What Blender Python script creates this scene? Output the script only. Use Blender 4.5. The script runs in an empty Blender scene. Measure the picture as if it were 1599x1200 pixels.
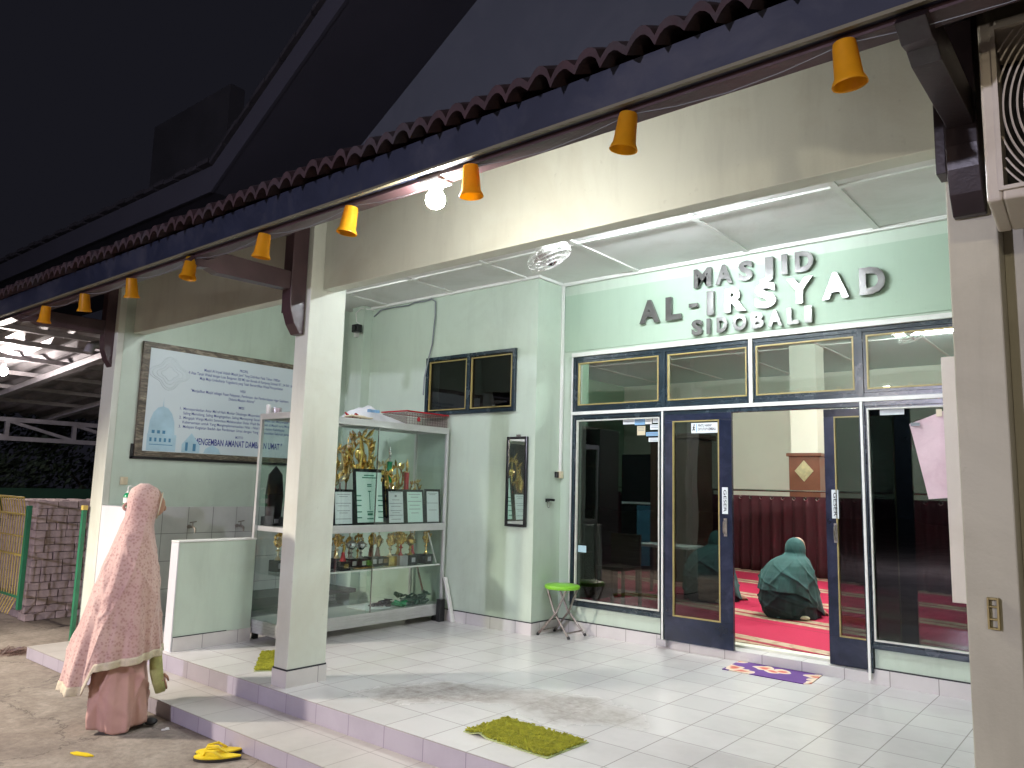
import bpy, math, random
from mathutils import Matrix, Vector
random.seed(7)
PI = math.pi
D = bpy.data
scn = bpy.context.scene
COL = scn.collection

# ------------------------------------------------------------------ materials
MATS = {}
def nm(name):
    m = D.materials.new(name); m.use_nodes = True
    nt = m.node_tree; nt.nodes.clear()
    out = nt.nodes.new('ShaderNodeOutputMaterial')
    MATS[name] = m
    return m, nt, out
def N(nt, t, **kw):
    n = nt.nodes.new(t)
    for k, v in kw.items():
        if k.startswith('i_'):
            n.inputs[k[2:].replace('_', ' ')].default_value = v
        else:
            setattr(n, k, v)
    return n
def L(nt, a, b): nt.links.new(a, b)
def coords(nt, scale=(1,1,1), rot=(0,0,0), loc=(0,0,0), kind='Object'):
    tc = N(nt, 'ShaderNodeTexCoord'); mp = N(nt, 'ShaderNodeMapping')
    mp.inputs['Scale'].default_value = scale; mp.inputs['Rotation'].default_value = rot
    mp.inputs['Location'].default_value = loc
    L(nt, tc.outputs[kind], mp.inputs['Vector'])
    return mp.outputs['Vector']
def ramp(nt, fac, stops):
    r = N(nt, 'ShaderNodeValToRGB'); e = r.color_ramp.elements
    while len(e) < len(stops): e.new(0.5)
    for el, (p, c) in zip(e, stops):
        el.position = p; el.color = (*c, 1) if len(c) == 3 else c
    L(nt, fac, r.inputs['Fac']); return r.outputs['Color']
def mix(nt, fac, a, b, mode='MIX'):
    n = N(nt, 'ShaderNodeMix', data_type='RGBA', blend_type=mode)
    if isinstance(fac, (int, float)): n.inputs[0].default_value = fac
    else: L(nt, fac, n.inputs[0])
    for i, x in ((6, a), (7, b)):
        if isinstance(x, tuple): n.inputs[i].default_value = (*x[:3], 1)
        else: L(nt, x, n.inputs[i])
    return n.outputs[2]
def paint(name, col, rough=0.5, var=0.12, scale=3.0, bump=0.02, bscale=60, metal=0.0, dirt=None, dirt_amt=0.35, dscale=1.2, spec=0.5, coat=0.0, streak=0.0):
    """plain painted / plastic / metal surface with mottling and fine bump"""
    m, nt, out = nm(name)
    v = coords(nt)
    n1 = N(nt, 'ShaderNodeTexNoise', i_Scale=scale, i_Detail=5.0, i_Roughness=0.6); L(nt, v, n1.inputs['Vector'])
    lo = tuple(c*(1-var) for c in col); hi = tuple(min(1, c*(1+var*0.6)) for c in col)
    c = ramp(nt, n1.outputs['Fac'], [(0.3, lo), (0.7, hi)])
    if dirt:
        n2 = N(nt, 'ShaderNodeTexNoise', i_Scale=dscale, i_Detail=8.0, i_Roughness=0.65, i_Distortion=0.6); L(nt, v, n2.inputs['Vector'])
        f = ramp(nt, n2.outputs['Fac'], [(0.48, (0,0,0)), (0.72, (dirt_amt,)*3)])
        c = mix(nt, f, c, dirt)
    if streak:
        vs_ = coords(nt, (1,1,.13))
        n4 = N(nt, 'ShaderNodeTexNoise', i_Scale=7.0, i_Detail=6.0, i_Roughness=0.7, i_Distortion=0.3); L(nt, vs_, n4.inputs['Vector'])
        f4 = ramp(nt, n4.outputs['Fac'], [(0.50, (0,0,0)), (0.78, (streak,)*3)])
        c = mix(nt, f4, c, tuple(x*0.45 for x in col))
        n5 = N(nt, 'ShaderNodeTexNoise', i_Scale=26.0, i_Detail=3.0, i_Roughness=0.5); L(nt, v, n5.inputs['Vector'])
        f5 = ramp(nt, n5.outputs['Fac'], [(0.70, (0,0,0)), (0.78, (streak*.8,)*3)])
        c = mix(nt, f5, c, tuple(x*0.35 for x in col))
    b = N(nt, 'ShaderNodeBsdfPrincipled', i_Roughness=rough, i_Metallic=metal)
    b.inputs['Specular IOR Level'].default_value = spec
    b.inputs['Coat Weight'].default_value = coat
    L(nt, c, b.inputs['Base Color'])
    if bump:
        n3 = N(nt, 'ShaderNodeTexNoise', i_Scale=bscale, i_Detail=4.0); L(nt, v, n3.inputs['Vector'])
        bp = N(nt, 'ShaderNodeBump', i_Strength=bump*3.5, i_Distance=0.01); L(nt, n3.outputs['Fac'], bp.inputs['Height'])
        L(nt, bp.outputs['Normal'], b.inputs['Normal'])
        rr = N(nt, 'ShaderNodeMapRange'); rr.inputs['To Min'].default_value = max(0, rough-0.08); rr.inputs['To Max'].default_value = min(1, rough+0.1)
        L(nt, n1.outputs['Fac'], rr.inputs['Value']); L(nt, rr.outputs['Result'], b.inputs['Roughness'])
    L(nt, b.outputs['BSDF'], out.inputs['Surface'])
    return m
def emit(name, col, s):
    m, nt, out = nm(name)
    e = N(nt, 'ShaderNodeEmission', i_Strength=s); e.inputs['Color'].default_value = (*col, 1)
    L(nt, e.outputs[0], out.inputs['Surface']); return m
def glass(name, tint, rough=0.0, refl=1.0, ior=1.5):
    m, nt, out = nm(name)
    tr = N(nt, 'ShaderNodeBsdfTransparent'); tr.inputs['Color'].default_value = (*tint, 1)
    gl = N(nt, 'ShaderNodeBsdfGlossy', i_Roughness=rough); gl.inputs['Color'].default_value = (refl, refl, refl, 1)
    v = coords(nt)
    nz = N(nt, 'ShaderNodeTexNoise', i_Scale=2.2, i_Detail=1.0); L(nt, v, nz.inputs['Vector'])
    bp = N(nt, 'ShaderNodeBump', i_Strength=0.10, i_Distance=0.02); L(nt, nz.outputs['Fac'], bp.inputs['Height'])
    L(nt, bp.outputs['Normal'], gl.inputs['Normal'])
    lw = N(nt, 'ShaderNodeLayerWeight'); lw.inputs['Blend'].default_value = 0.5
    pw = N(nt, 'ShaderNodeMath', operation='POWER'); pw.inputs[1].default_value = 5.0; L(nt, lw.outputs['Facing'], pw.inputs[0])
    fr = N(nt, 'ShaderNodeMath', operation='MULTIPLY_ADD'); fr.inputs[1].default_value = 0.95; fr.inputs[2].default_value = 0.045; L(nt, pw.outputs[0], fr.inputs[0])
    ms = N(nt, 'ShaderNodeMixShader'); L(nt, fr.outputs[0], ms.inputs[0]); L(nt, tr.outputs[0], ms.inputs[1]); L(nt, gl.outputs[0], ms.inputs[2])
    L(nt, ms.outputs[0], out.inputs['Surface']); return m
def tilemat(name, col, grout, size=0.3, axes='xy', loc=(0,0,0), rough=0.12, gap=0.012, stains=None, var=0.05, grime=0.25):
    """glazed ceramic tiles: brick texture with zero offset"""
    m, nt, out = nm(name)
    tc = N(nt, 'ShaderNodeTexCoord'); sp = N(nt, 'ShaderNodeSeparateXYZ'); L(nt, tc.outputs['Object'], sp.inputs[0])
    cb = N(nt, 'ShaderNodeCombineXYZ')
    for i, a in enumerate(axes):
        ad = N(nt, 'ShaderNodeMath', operation='ADD'); ad.inputs[1].default_value = loc[i]
        L(nt, sp.outputs['xyz'.index(a)], ad.inputs[0]); L(nt, ad.outputs[0], cb.inputs[i])
    br = N(nt, 'ShaderNodeTexBrick', offset=0.0, squash=1.0)
    br.inputs['Scale'].default_value = 1.0; br.inputs['Mortar Size'].default_value = gap*0.16
    br.inputs['Mortar Smooth'].default_value = 0.15
    br.inputs['Brick Width'].default_value = size if not isinstance(size, tuple) else size[0]
    br.inputs['Row Height'].default_value = size if not isinstance(size, tuple) else size[1]
    br.inputs['Color1'].default_value = (*col, 1); br.inputs['Color2'].default_value = (*[c*(1-var) for c in col], 1)
    br.inputs['Mortar'].default_value = (*grout, 1)
    L(nt, cb.outputs[0], br.inputs['Vector'])
    c = br.outputs['Color']
    v = coords(nt)
    nz = N(nt, 'ShaderNodeTexNoise', i_Scale=1.7, i_Detail=8.0, i_Roughness=0.65); L(nt, v, nz.inputs['Vector'])
    f = ramp(nt, nz.outputs['Fac'], [(0.45, (0,0,0)), (0.75, (grime,)*3)])
    c = mix(nt, f, c, tuple(x*0.55 for x in col))
    ro = N(nt, 'ShaderNodeMapRange'); ro.inputs['To Min'].default_value = rough; ro.inputs['To Max'].default_value = rough+0.22
    L(nt, nz.outputs['Fac'], ro.inputs['Value']); rout = ro.outputs['Result']
    for (x, y, rx, ry, ang, amt) in (stains or []):
        mp = N(nt, 'ShaderNodeMapping', vector_type='TEXTURE'); tc2 = N(nt, 'ShaderNodeTexCoord')
        mp.inputs['Location'].default_value = (x, y, 0.21); mp.inputs['Rotation'].default_value = (0, 0, ang); mp.inputs['Scale'].default_value = (rx, ry, 1)
        ns = N(nt, 'ShaderNodeTexNoise', i_Scale=2.6, i_Detail=5.0); L(nt, tc2.outputs['Object'], ns.inputs['Vector'])
        dv = N(nt, 'ShaderNodeVectorMath', operation='SCALE'); dv.inputs['Scale'].default_value = 0.5
        sb = N(nt, 'ShaderNodeVectorMath', operation='SUBTRACT'); L(nt, ns.outputs['Color'], sb.inputs[0]); sb.inputs[1].default_value = (.5,.5,.5)
        L(nt, sb.outputs[0], dv.inputs[0])
        av = N(nt, 'ShaderNodeVectorMath', operation='ADD'); L(nt, tc2.outputs['Object'], av.inputs[0]); L(nt, dv.outputs[0], av.inputs[1])
        L(nt, av.outputs[0], mp.inputs['Vector'])
        fl = N(nt, 'ShaderNodeVectorMath', operation='MULTIPLY'); fl.inputs[1].default_value = (1,1,0); L(nt, mp.outputs[0], fl.inputs[0])
        ln = N(nt, 'ShaderNodeVectorMath', operation='LENGTH'); L(nt, fl.outputs[0], ln.inputs[0])
        mr = N(nt, 'ShaderNodeMapRange', interpolation_type='SMOOTHSTEP')
        mr.inputs['From Min'].default_value = 1.1; mr.inputs['From Max'].default_value = 0.55; mr.inputs['To Max'].default_value = amt
        L(nt, ln.outputs['Value'], mr.inputs['Value'])
        n5 = N(nt, 'ShaderNodeTexNoise', i_Scale=14.0, i_Detail=7.0, i_Roughness=0.75); L(nt, tc2.outputs['Object'], n5.inputs['Vector'])
        m5 = N(nt, 'ShaderNodeMapRange'); m5.inputs['From Min'].default_value = .15; m5.inputs['From Max'].default_value = .75; L(nt, n5.outputs['Fac'], m5.inputs['Value'])
        mu = N(nt, 'ShaderNodeMath', operation='MULTIPLY'); L(nt, mr.outputs[0], mu.inputs[0]); L(nt, m5.outputs[0], mu.inputs[1])
        c = mix(nt, mu.outputs[0], c, (0.20, 0.165, 0.14))
        ad = N(nt, 'ShaderNodeMath', operation='ADD'); L(nt, rout, ad.inputs[0]); 
        m6 = N(nt, 'ShaderNodeMath', operation='MULTIPLY'); m6.inputs[1].default_value = 0.5; L(nt, mu.outputs[0], m6.inputs[0]); L(nt, m6.outputs[0], ad.inputs[1]); rout = ad.outputs[0]
    b = N(nt, 'ShaderNodeBsdfPrincipled'); L(nt, c, b.inputs['Base Color']); L(nt, rout, b.inputs['Roughness'])
    bp = N(nt, 'ShaderNodeBump', i_Strength=0.35, i_Distance=0.003, invert=True); L(nt, br.outputs['Fac'], bp.inputs['Height'])
    n6 = N(nt, 'ShaderNodeTexNoise', i_Scale=5.0, i_Detail=1.0); L(nt, v, n6.inputs['Vector'])
    b2 = N(nt, 'ShaderNodeBump', i_Strength=0.05, i_Distance=0.02); L(nt, n6.outputs['Fac'], b2.inputs['Height']); L(nt, bp.outputs[0], b2.inputs['Normal'])
    L(nt, b2.outputs[0], b.inputs['Normal'])
    L(nt, b.outputs[0], out.inputs['Surface']); return m

M = MATS
paint('mint', (0.48, 0.565, 0.475), 0.42, 0.05, 1.2, 0.015, 90, dirt=(0.34, 0.39, 0.31), dirt_amt=0.45, streak=.2)
paint('green_band', (0.37, 0.48, 0.38), 0.62, 0.05, 1.2, 0.012, 90, dirt=(0.29, 0.42, 0.30), dirt_amt=0.35, streak=.15)
paint('cream', (0.58, 0.61, 0.53), 0.55, 0.06, 1.4, 0.02, 80, dirt=(0.42, 0.40, 0.31), dirt_amt=0.5, streak=.22)
paint('tan_wall', (0.45, 0.435, 0.335), 0.6, 0.08, 2.0, 0.03, 80, dirt=(0.27, 0.25, 0.18), dirt_amt=0.5, streak=.22)
paint('inner_cream', (0.66, 0.65, 0.56), 0.6, 0.04, 1.0, 0.01, 60)
paint('inner_green', (0.36, 0.52, 0.38), 0.6, 0.05, 1.0, 0.01, 60)
paint('ceiling_board', (0.76, 0.76, 0.75), 0.7, 0.04, 1.1, 0.01, 60, dirt=(0.36, 0.33, 0.27), dirt_amt=0.4, dscale=1.0)
paint('white_trim', (0.72, 0.72, 0.69), 0.4, 0.06, 4, 0.01, 80, dirt=(0.45, 0.43, 0.38), dirt_amt=0.3, dscale=4)
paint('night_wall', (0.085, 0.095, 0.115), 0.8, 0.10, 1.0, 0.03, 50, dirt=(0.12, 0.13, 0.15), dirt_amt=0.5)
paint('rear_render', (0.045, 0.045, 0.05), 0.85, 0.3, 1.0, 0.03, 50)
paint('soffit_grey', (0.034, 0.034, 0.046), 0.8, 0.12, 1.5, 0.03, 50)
paint('fascia_navy', (0.012, 0.016, 0.034), 0.5, 0.25, 3.0, 0.006, 40, dirt=(0.06,0.06,0.07), dirt_amt=0.5, dscale=3)
paint('trim_gold', (0.13, 0.12, 0.075), 0.5, 0.2, 6, 0.02)
paint('brown_wood', (0.055, 0.030, 0.034), 0.38, 0.30, 5.0, 0.03, 60)
paint('dark_wood', (0.020, 0.013, 0.015), 0.35, 0.30, 5.0, 0.03, 60)
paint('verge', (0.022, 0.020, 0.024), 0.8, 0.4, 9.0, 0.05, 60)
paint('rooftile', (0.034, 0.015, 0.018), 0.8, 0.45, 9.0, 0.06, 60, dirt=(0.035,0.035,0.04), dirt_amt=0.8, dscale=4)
paint('navy_frame', (0.012, 0.024, 0.034), 0.25, 0.3, 6, 0.01, 60)
paint('door_navy', (0.010, 0.015, 0.036), 0.22, 0.35, 5, 0.03, 25, dirt=(0.05,0.05,0.10), dirt_amt=0.4, dscale=6)
paint('bead_gold', (0.33, 0.26, 0.09), 0.45, 0.2, 8, 0)
paint('bead_white', (0.60, 0.60, 0.55), 0.45, 0.12, 8, 0.01, dirt=(0.3,0.28,0.22), dirt_amt=0.4, dscale=8)
paint('alu', (0.62, 0.62, 0.61), 0.38, 0.08, 8, 0.01, 80, metal=0.55)
paint('letter_steel', (0.19, 0.184, 0.18), 0.22, 0.25, 9, 0.004, 40, metal=0.6, streak=.3)
paint('hall_ceiling_paint', (0.60, 0.76, 0.72), 0.8, 0.04, 1.1, 0.0)
paint('steel', (0.42, 0.40, 0.385), 0.2, 0.12, 12, 0.02, 40, metal=1.0)
paint('gold', (0.75, 0.50, 0.16), 0.2, 0.2, 20, 0, metal=1.0)
paint('pale_gold', (0.72, 0.62, 0.38), 0.3, 0.2, 20, 0, metal=0.8)
paint('chrome', (0.75, 0.75, 0.77), 0.12, 0.1, 20, 0, metal=1.0)
paint('black_gloss', (0.010, 0.010, 0.012), 0.18, 0.2, 10, 0)
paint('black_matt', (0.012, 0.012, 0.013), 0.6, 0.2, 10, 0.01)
paint('red_gloss', (0.38, 0.02, 0.03), 0.25, 0.2, 10, 0)
paint('green_gloss', (0.01, 0.25, 0.10), 0.2, 0.15, 10, 0)
paint('lime_plastic', (0.20, 0.50, 0.03), 0.3, 0.08, 10, 0.01)
paint('rust_steel', (0.30, 0.27, 0.24), 0.4, 0.35, 22, 0.05, 60, metal=0.7, dirt=(0.10,0.03,0.02), dirt_amt=0.7, dscale=9)
paint('white_plastic', (0.70, 0.69, 0.66), 0.35, 0.05, 5, 0.005)
paint('ivory_plastic', (0.60, 0.52, 0.36), 0.4, 0.08, 5, 0.005)
paint('paper', (0.66, 0.70, 0.72), 0.7, 0.03, 4, 0)
paint('paper_green', (0.60, 0.76, 0.70), 0.6, 0.03, 4, 0)
paint('paper_pink', (0.62, 0.46, 0.50), 0.7, 0.10, 5, 0.02, dirt=(0.48,0.30,0.36), dirt_amt=0.6, dscale=6)
paint('board_pale', (0.52, 0.45, 0.40), 0.65, 0.05, 2, 0.01, dirt=(0.38,0.30,0.24), dirt_amt=0.4)
paint('ink_blue', (0.03, 0.04, 0.22), 0.6, 0.05, 4, 0)
paint('ink_green', (0.01, 0.16, 0.10), 0.6, 0.05, 4, 0)
paint('ink_grey', (0.20, 0.22, 0.24), 0.6, 0.05, 4, 0)
paint('ink_black', (0.02, 0.02, 0.025), 0.6, 0.05, 4, 0)
paint('sheet_motif', (0.51, 0.58, 0.59), 0.6, 0.05, 4, 0)
paint('sheet_blue', (0.36, 0.52, 0.60), 0.6, 0.15, 6, 0)
paint('sheet_blue_dark', (0.06, 0.20, 0.33), 0.6, 0.15, 6, 0)
paint('sticker_blue', (0.20, 0.38, 0.60), 0.5, 0.1, 10, 0)
paint('sandal_yellow', (0.75, 0.55, 0.01), 0.55, 0.1, 15, 0.02)
paint('sandal_sole', (0.03, 0.025, 0.02), 0.8, 0.2, 15, 0.02)
paint('skin', (0.38, 0.21, 0.14), 0.5, 0.08, 10, 0.01)
paint('mukena_green', (0.034, 0.102, 0.104), 0.8, 0.2, 5, 0.03, 120)
paint('mukena_dark', (0.012, 0.038, 0.042), 0.85, 0.2, 5, 0.03, 120)
paint('skirt_rose', (0.52, 0.31, 0.26), 0.85, 0.12, 5, 0.03, 150)
paint('lace_cream', (0.62, 0.55, 0.40), 0.9, 0.15, 60, 0.06, 200)
paint('sleeve_yellow', (0.36, 0.36, 0.14), 0.9, 0.2, 30, 0.05, 150)
paint('maroon', (0.045, 0.002, 0.007), 0.85, 0.2, 6, 0.03, 150)
paint('cladding_brown', (0.16, 0.055, 0.030), 0.3, 0.2, 6, 0.01)
paint('wardrobe_brown', (0.085, 0.045, 0.030), 0.4, 0.3, 4, 0.02)
paint('galvanised', (0.42, 0.40, 0.43), 0.45, 0.18, 7, 0.02, 50, metal=0.5, dirt=(0.22,0.18,0.17), dirt_amt=0.5, dscale=5)
paint('gate_yellow', (0.55, 0.42, 0.10), 0.5, 0.2, 9, 0.02, dirt=(0.25,0.13,0.05), dirt_amt=0.6, dscale=9)
paint('gate_green', (0.02, 0.16, 0.08), 0.45, 0.2, 9, 0.02)
paint('tarp_green', (0.010, 0.055, 0.028), 0.7, 0.3, 2, 0.03)
paint('paver', (0.54, 0.43, 0.42), 0.85, 0.25, 14, 0.05, 60, dirt=(0.18,0.11,0.10), dirt_amt=0.5, dscale=7)
paint('foliage_dark', (0.020, 0.035, 0.016), 0.7, 0.5, 3, 0)
paint('bark', (0.06, 0.045, 0.03), 0.9, 0.3, 8, 0.05)
paint('ac_body', (0.50, 0.46, 0.38), 0.45, 0.06, 3, 0.01, dirt=(0.33,0.28,0.20), dirt_amt=0.4, dscale=3)
paint('bag_white', (0.62, 0.62, 0.66), 0.5, 0.1, 7, 0.05, 30)
paint('plastic_dark_green', (0.01, 0.05, 0.03), 0.3, 0.4, 20, 0.08, 40)
emit('bulb_glow', (1.0, 0.94, 0.86), 520.0)
emit('carport_glow', (1.0, 0.90, 0.82), 520.0)
emit('tube_glow', (0.88, 0.95, 1.0), 310.0)
emit('fill_tube_glow', (0.92, 0.97, 1.0), 130.0)  # glow of the tube added in the left bay
emit('inner_tube_glow', (0.95, 1.0, 0.93), 520.0)
glass('tinted_glass', (0.70, 0.75, 0.75))
glass('dark_glass', (0.33, 0.37, 0.37))
glass('showcase_glass', (0.95, 0.985, 0.97))
glass('smoky_plastic', (0.85, 0.80, 0.80), 0.2)
# mirror
m, nt, out = nm('mirror'); b = N(nt, 'ShaderNodeBsdfPrincipled', i_Roughness=0.02, i_Metallic=1.0); b.inputs['Base Color'].default_value = (.78,.85,.82,1); L(nt, b.outputs[0], out.inputs['Surface'])
# translucent orange cups
m, nt, out = nm('cup_orange')
oi = N(nt, 'ShaderNodeObjectInfo'); cn_ = N(nt, 'ShaderNodeTexNoise', i_Scale=22.0, i_Detail=5.0); L(nt, coords(nt), cn_.inputs['Vector']); hs = N(nt, 'ShaderNodeHueSaturation'); hs.inputs['Color'].default_value = (0.80, 0.44, 0.02, 1)
mr_ = N(nt, 'ShaderNodeMapRange'); mr_.inputs['To Min'].default_value = .62; mr_.inputs['To Max'].default_value = 1.1; L(nt, oi.outputs['Random'], mr_.inputs['Value']); m2_ = N(nt, 'ShaderNodeMath', operation='MULTIPLY'); L(nt, mr_.outputs[0], m2_.inputs[0]); m3_ = N(nt, 'ShaderNodeMapRange'); m3_.inputs['To Min'].default_value = .7; m3_.inputs['To Max'].default_value = 1.15; L(nt, cn_.outputs['Fac'], m3_.inputs['Value']); L(nt, m3_.outputs[0], m2_.inputs[1]); L(nt, m2_.outputs[0], hs.inputs['Value'])
b = N(nt, 'ShaderNodeBsdfPrincipled', i_Roughness=0.4); L(nt, hs.outputs[0], b.inputs['Base Color'])
t = N(nt, 'ShaderNodeBsdfTranslucent'); t.inputs['Color'].default_value = (0.95, 0.60, 0.04, 1)
nz = N(nt, 'ShaderNodeTexNoise', i_Scale=30.0); 
x = N(nt, 'ShaderNodeMixShader'); x.inputs[0].default_value = 0.5; L(nt, b.outputs[0], x.inputs[1]); L(nt, t.outputs[0], x.inputs[2]); L(nt, x.outputs[0], out.inputs['Surface'])
# floors
tilemat('floor_tile', (0.66, 0.635, 0.63), (0.34, 0.31, 0.30), 0.3, 'xy', (0.27, 0.06), 0.10, 0.02, var=0.10,
        stains=[(-3.52, 3.62, 0.62, 0.26, 0.8, 1.0), (-2.72, 3.92, 0.50, 0.34, 0.1, 1.0)], grime=0.38)
tilemat('step_tile', (0.52, 0.49, 0.46), (0.30, 0.27, 0.25), 0.3, 'xy', (0.27, 0.155), 0.28, 0.02, grime=0.5)
tilemat('riser_tile', (0.40, 0.365, 0.42), (0.22, 0.19, 0.24), 0.3, 'xz', (0.27, 0.0), 0.25, 0.02, var=0.12, grime=0.5)
tilemat('skirt_tile_x', (0.58, 0.55, 0.55), (0.28, 0.26, 0.25), (0.3, 0.4), 'xz', (0.27, 0.0), 0.2, 0.02, grime=0.3)
tilemat('skirt_tile_y', (0.58, 0.55, 0.53), (0.28, 0.26, 0.25), (0.3, 0.4), 'yz', (0.06, 0.0), 0.2, 0.02, grime=0.3)
tilemat('wudu_tile', (0.50, 0.50, 0.48), (0.18, 0.18, 0.17), 0.25, 'yz', (0.0, 0.01), 0.2, 0.02, grime=0.5)
tilemat('wudu_tile_x', (0.62, 0.62, 0.64), (0.58, 0.58, 0.58), 0.25, 'xz', (0.0, 0.01), 0.2, 0.01, grime=0.15)
# concrete yard
m, nt, out = nm('yard_concrete'); v = coords(nt)
a = N(nt, 'ShaderNodeTexNoise', i_Scale=1.3, i_Detail=9.0, i_Roughness=0.68, i_Distortion=0.4); L(nt, v, a.inputs['Vector'])
c = ramp(nt, a.outputs['Fac'], [(0.30, (0.17,0.135,0.115)), (0.46, (0.28,0.235,0.195)), (0.58, (0.37,0.32,0.27)), (0.75, (0.46,0.39,0.33))])
a2 = N(nt, 'ShaderNodeTexNoise', i_Scale=22.0, i_Detail=8.0, i_Roughness=0.7); L(nt, v, a2.inputs['Vector'])
c = mix(nt, 0.6, c, ramp(nt, a2.outputs['Fac'], [(0.35, (0.45,0.45,0.45)), (0.65, (1,1,1))]), 'MULTIPLY')
a3 = N(nt, 'ShaderNodeTexVoronoi', feature='DISTANCE_TO_EDGE', i_Scale=0.9)
av = N(nt, 'ShaderNodeVectorMath', operation='ADD'); L(nt, v, av.inputs[0]); L(nt, a.outputs['Color'], av.inputs[1]); L(nt, av.outputs[0], a3.inputs['Vector'])
c = mix(nt, ramp(nt, a3.outputs['Distance'], [(0.0, (0.75,)*3), (0.012, (0,0,0))]), c, (0.05, 0.042, 0.035))
b = N(nt, 'ShaderNodeBsdfPrincipled', i_Roughness=0.8); L(nt, c, b.inputs['Base Color'])
bp = N(nt, 'ShaderNodeBump', i_Strength=0.5, i_Distance=0.012); L(nt, a2.outputs['Fac'], bp.inputs['Height']); L(nt, bp.outputs[0], b.inputs['Normal'])
L(nt, b.outputs[0], out.inputs['Surface'])
# prayer carpet : cream ornate bands across red pile
m, nt, out = nm('prayer_carpet'); tc = N(nt, 'ShaderNodeTexCoord'); sp = N(nt, 'ShaderNodeSeparateXYZ'); L(nt, tc.outputs['Object'], sp.inputs[0])
w = N(nt, 'ShaderNodeMath', operation='MULTIPLY_ADD'); w.inputs[1].default_value = 0.22; L(nt, sp.outputs[0], w.inputs[0]); L(nt, sp.outputs[1], w.inputs[2])   # w = .22x + y
md = N(nt, 'ShaderNodeMath', operation='ADD'); md.inputs[1].default_value = 0.66 - 6.2 + 12.5; L(nt, w.outputs[0], md.inputs[0])
mo = N(nt, 'ShaderNodeMath', operation='MODULO'); mo.inputs[1].default_value = 1.25; L(nt, md.outputs[0], mo.inputs[0])
dv = N(nt, 'ShaderNodeMath', operation='DIVIDE'); dv.inputs[1].default_value = 1.25; L(nt, mo.outputs[0], dv.inputs[0])
cream = (0.50, 0.38, 0.27); red = (0.46, 0.004, 0.055); dred = (0.24, 0.01, 0.03)
r = N(nt, 'ShaderNodeValToRGB'); r.color_ramp.interpolation = 'CONSTANT'; e = r.color_ramp.elements
st = [(0.0, cream), (0.105, dred), (0.125, red), (0.145, dred), (0.16, cream), (0.27, red), (0.85, dred), (0.865, red), (0.90, red), (0.985, dred)]
while len(e) < len(st): e.new(0.5)
for el, (p_, c_) in zip(e, st): el.position = p_; el.color = (*c_, 1)
L(nt, dv.outputs[0], r.inputs['Fac'])
v = coords(nt, (1,1,1), (0,0,0.217))
wv = N(nt, 'ShaderNodeTexVoronoi', i_Scale=9.0, feature='SMOOTH_F1'); L(nt, v, wv.inputs['Vector'])
mot = ramp(nt, wv.outputs['Distance'], [(0.30, (1,1,1)), (0.42, (0.55,0.38,0.30)), (0.55, (0.95,0.8,0.7))])
iscream = N(nt, 'ShaderNodeMath', operation='LESS_THAN'); iscream.inputs[1].default_value = 0.27; L(nt, dv.outputs[0], iscream.inputs[0])
mm = N(nt, 'ShaderNodeMath', operation='MULTIPLY'); mm.inputs[1].default_value = 0.55; L(nt, iscream.outputs[0], mm.inputs[0])
c = mix(nt, mm.outputs[0], r.outputs['Color'], mot, 'MULTIPLY')
nz = N(nt, 'ShaderNodeTexNoise', i_Scale=120.0, i_Detail=3.0); L(nt, v, nz.inputs['Vector'])
c = mix(nt, 0.5, c, ramp(nt, nz.outputs['Fac'], [(0.3, (0.6,)*3), (0.7, (1,)*3)]), 'MULTIPLY')
b = N(nt, 'ShaderNodeBsdfPrincipled', i_Roughness=0.95); L(nt, c, b.inputs['Base Color'])
L(nt, b.outputs[0], out.inputs['Surface'])
# rose veil with small flowers
m, nt, out = nm('veil_rose'); v = coords(nt)
n1 = N(nt, 'ShaderNodeTexNoise', i_Scale=4.0, i_Detail=4.0); L(nt, v, n1.inputs['Vector'])
c = ramp(nt, n1.outputs['Fac'], [(0.3, (0.50,0.315,0.285)), (0.7, (0.62,0.43,0.37))])
vo = N(nt, 'ShaderNodeTexVoronoi', i_Scale=60.0); L(nt, v, vo.inputs['Vector'])
n2 = N(nt, 'ShaderNodeTexNoise', i_Scale=70.0, i_Detail=3.0); L(nt, v, n2.inputs['Vector'])
sm = N(nt, 'ShaderNodeMath', operation='MULTIPLY_ADD'); sm.inputs[1].default_value = 0.55; L(nt, n2.outputs['Fac'], sm.inputs[0]); L(nt, vo.outputs['Distance'], sm.inputs[2])
f = ramp(nt, sm.outputs[0], [(0.42, (0.60,)*3), (0.80, (0,0,0))])
c = mix(nt, f, c, (0.30, 0.13, 0.12))
b = N(nt, 'ShaderNodeBsdfPrincipled', i_Roughness=0.8); L(nt, c, b.inputs['Base Color']); b.inputs['Sheen Weight'].default_value = 0.3
L(nt, b.outputs[0], out.inputs['Surface'])
# shaggy lime mat
paint('shag_lime', (0.34, 0.34, 0.025), 0.9, 0.35, 25, 0)
paint('mat_edge', (0.40, 0.46, 0.20), 0.8, 0.1, 25, 0)
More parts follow.
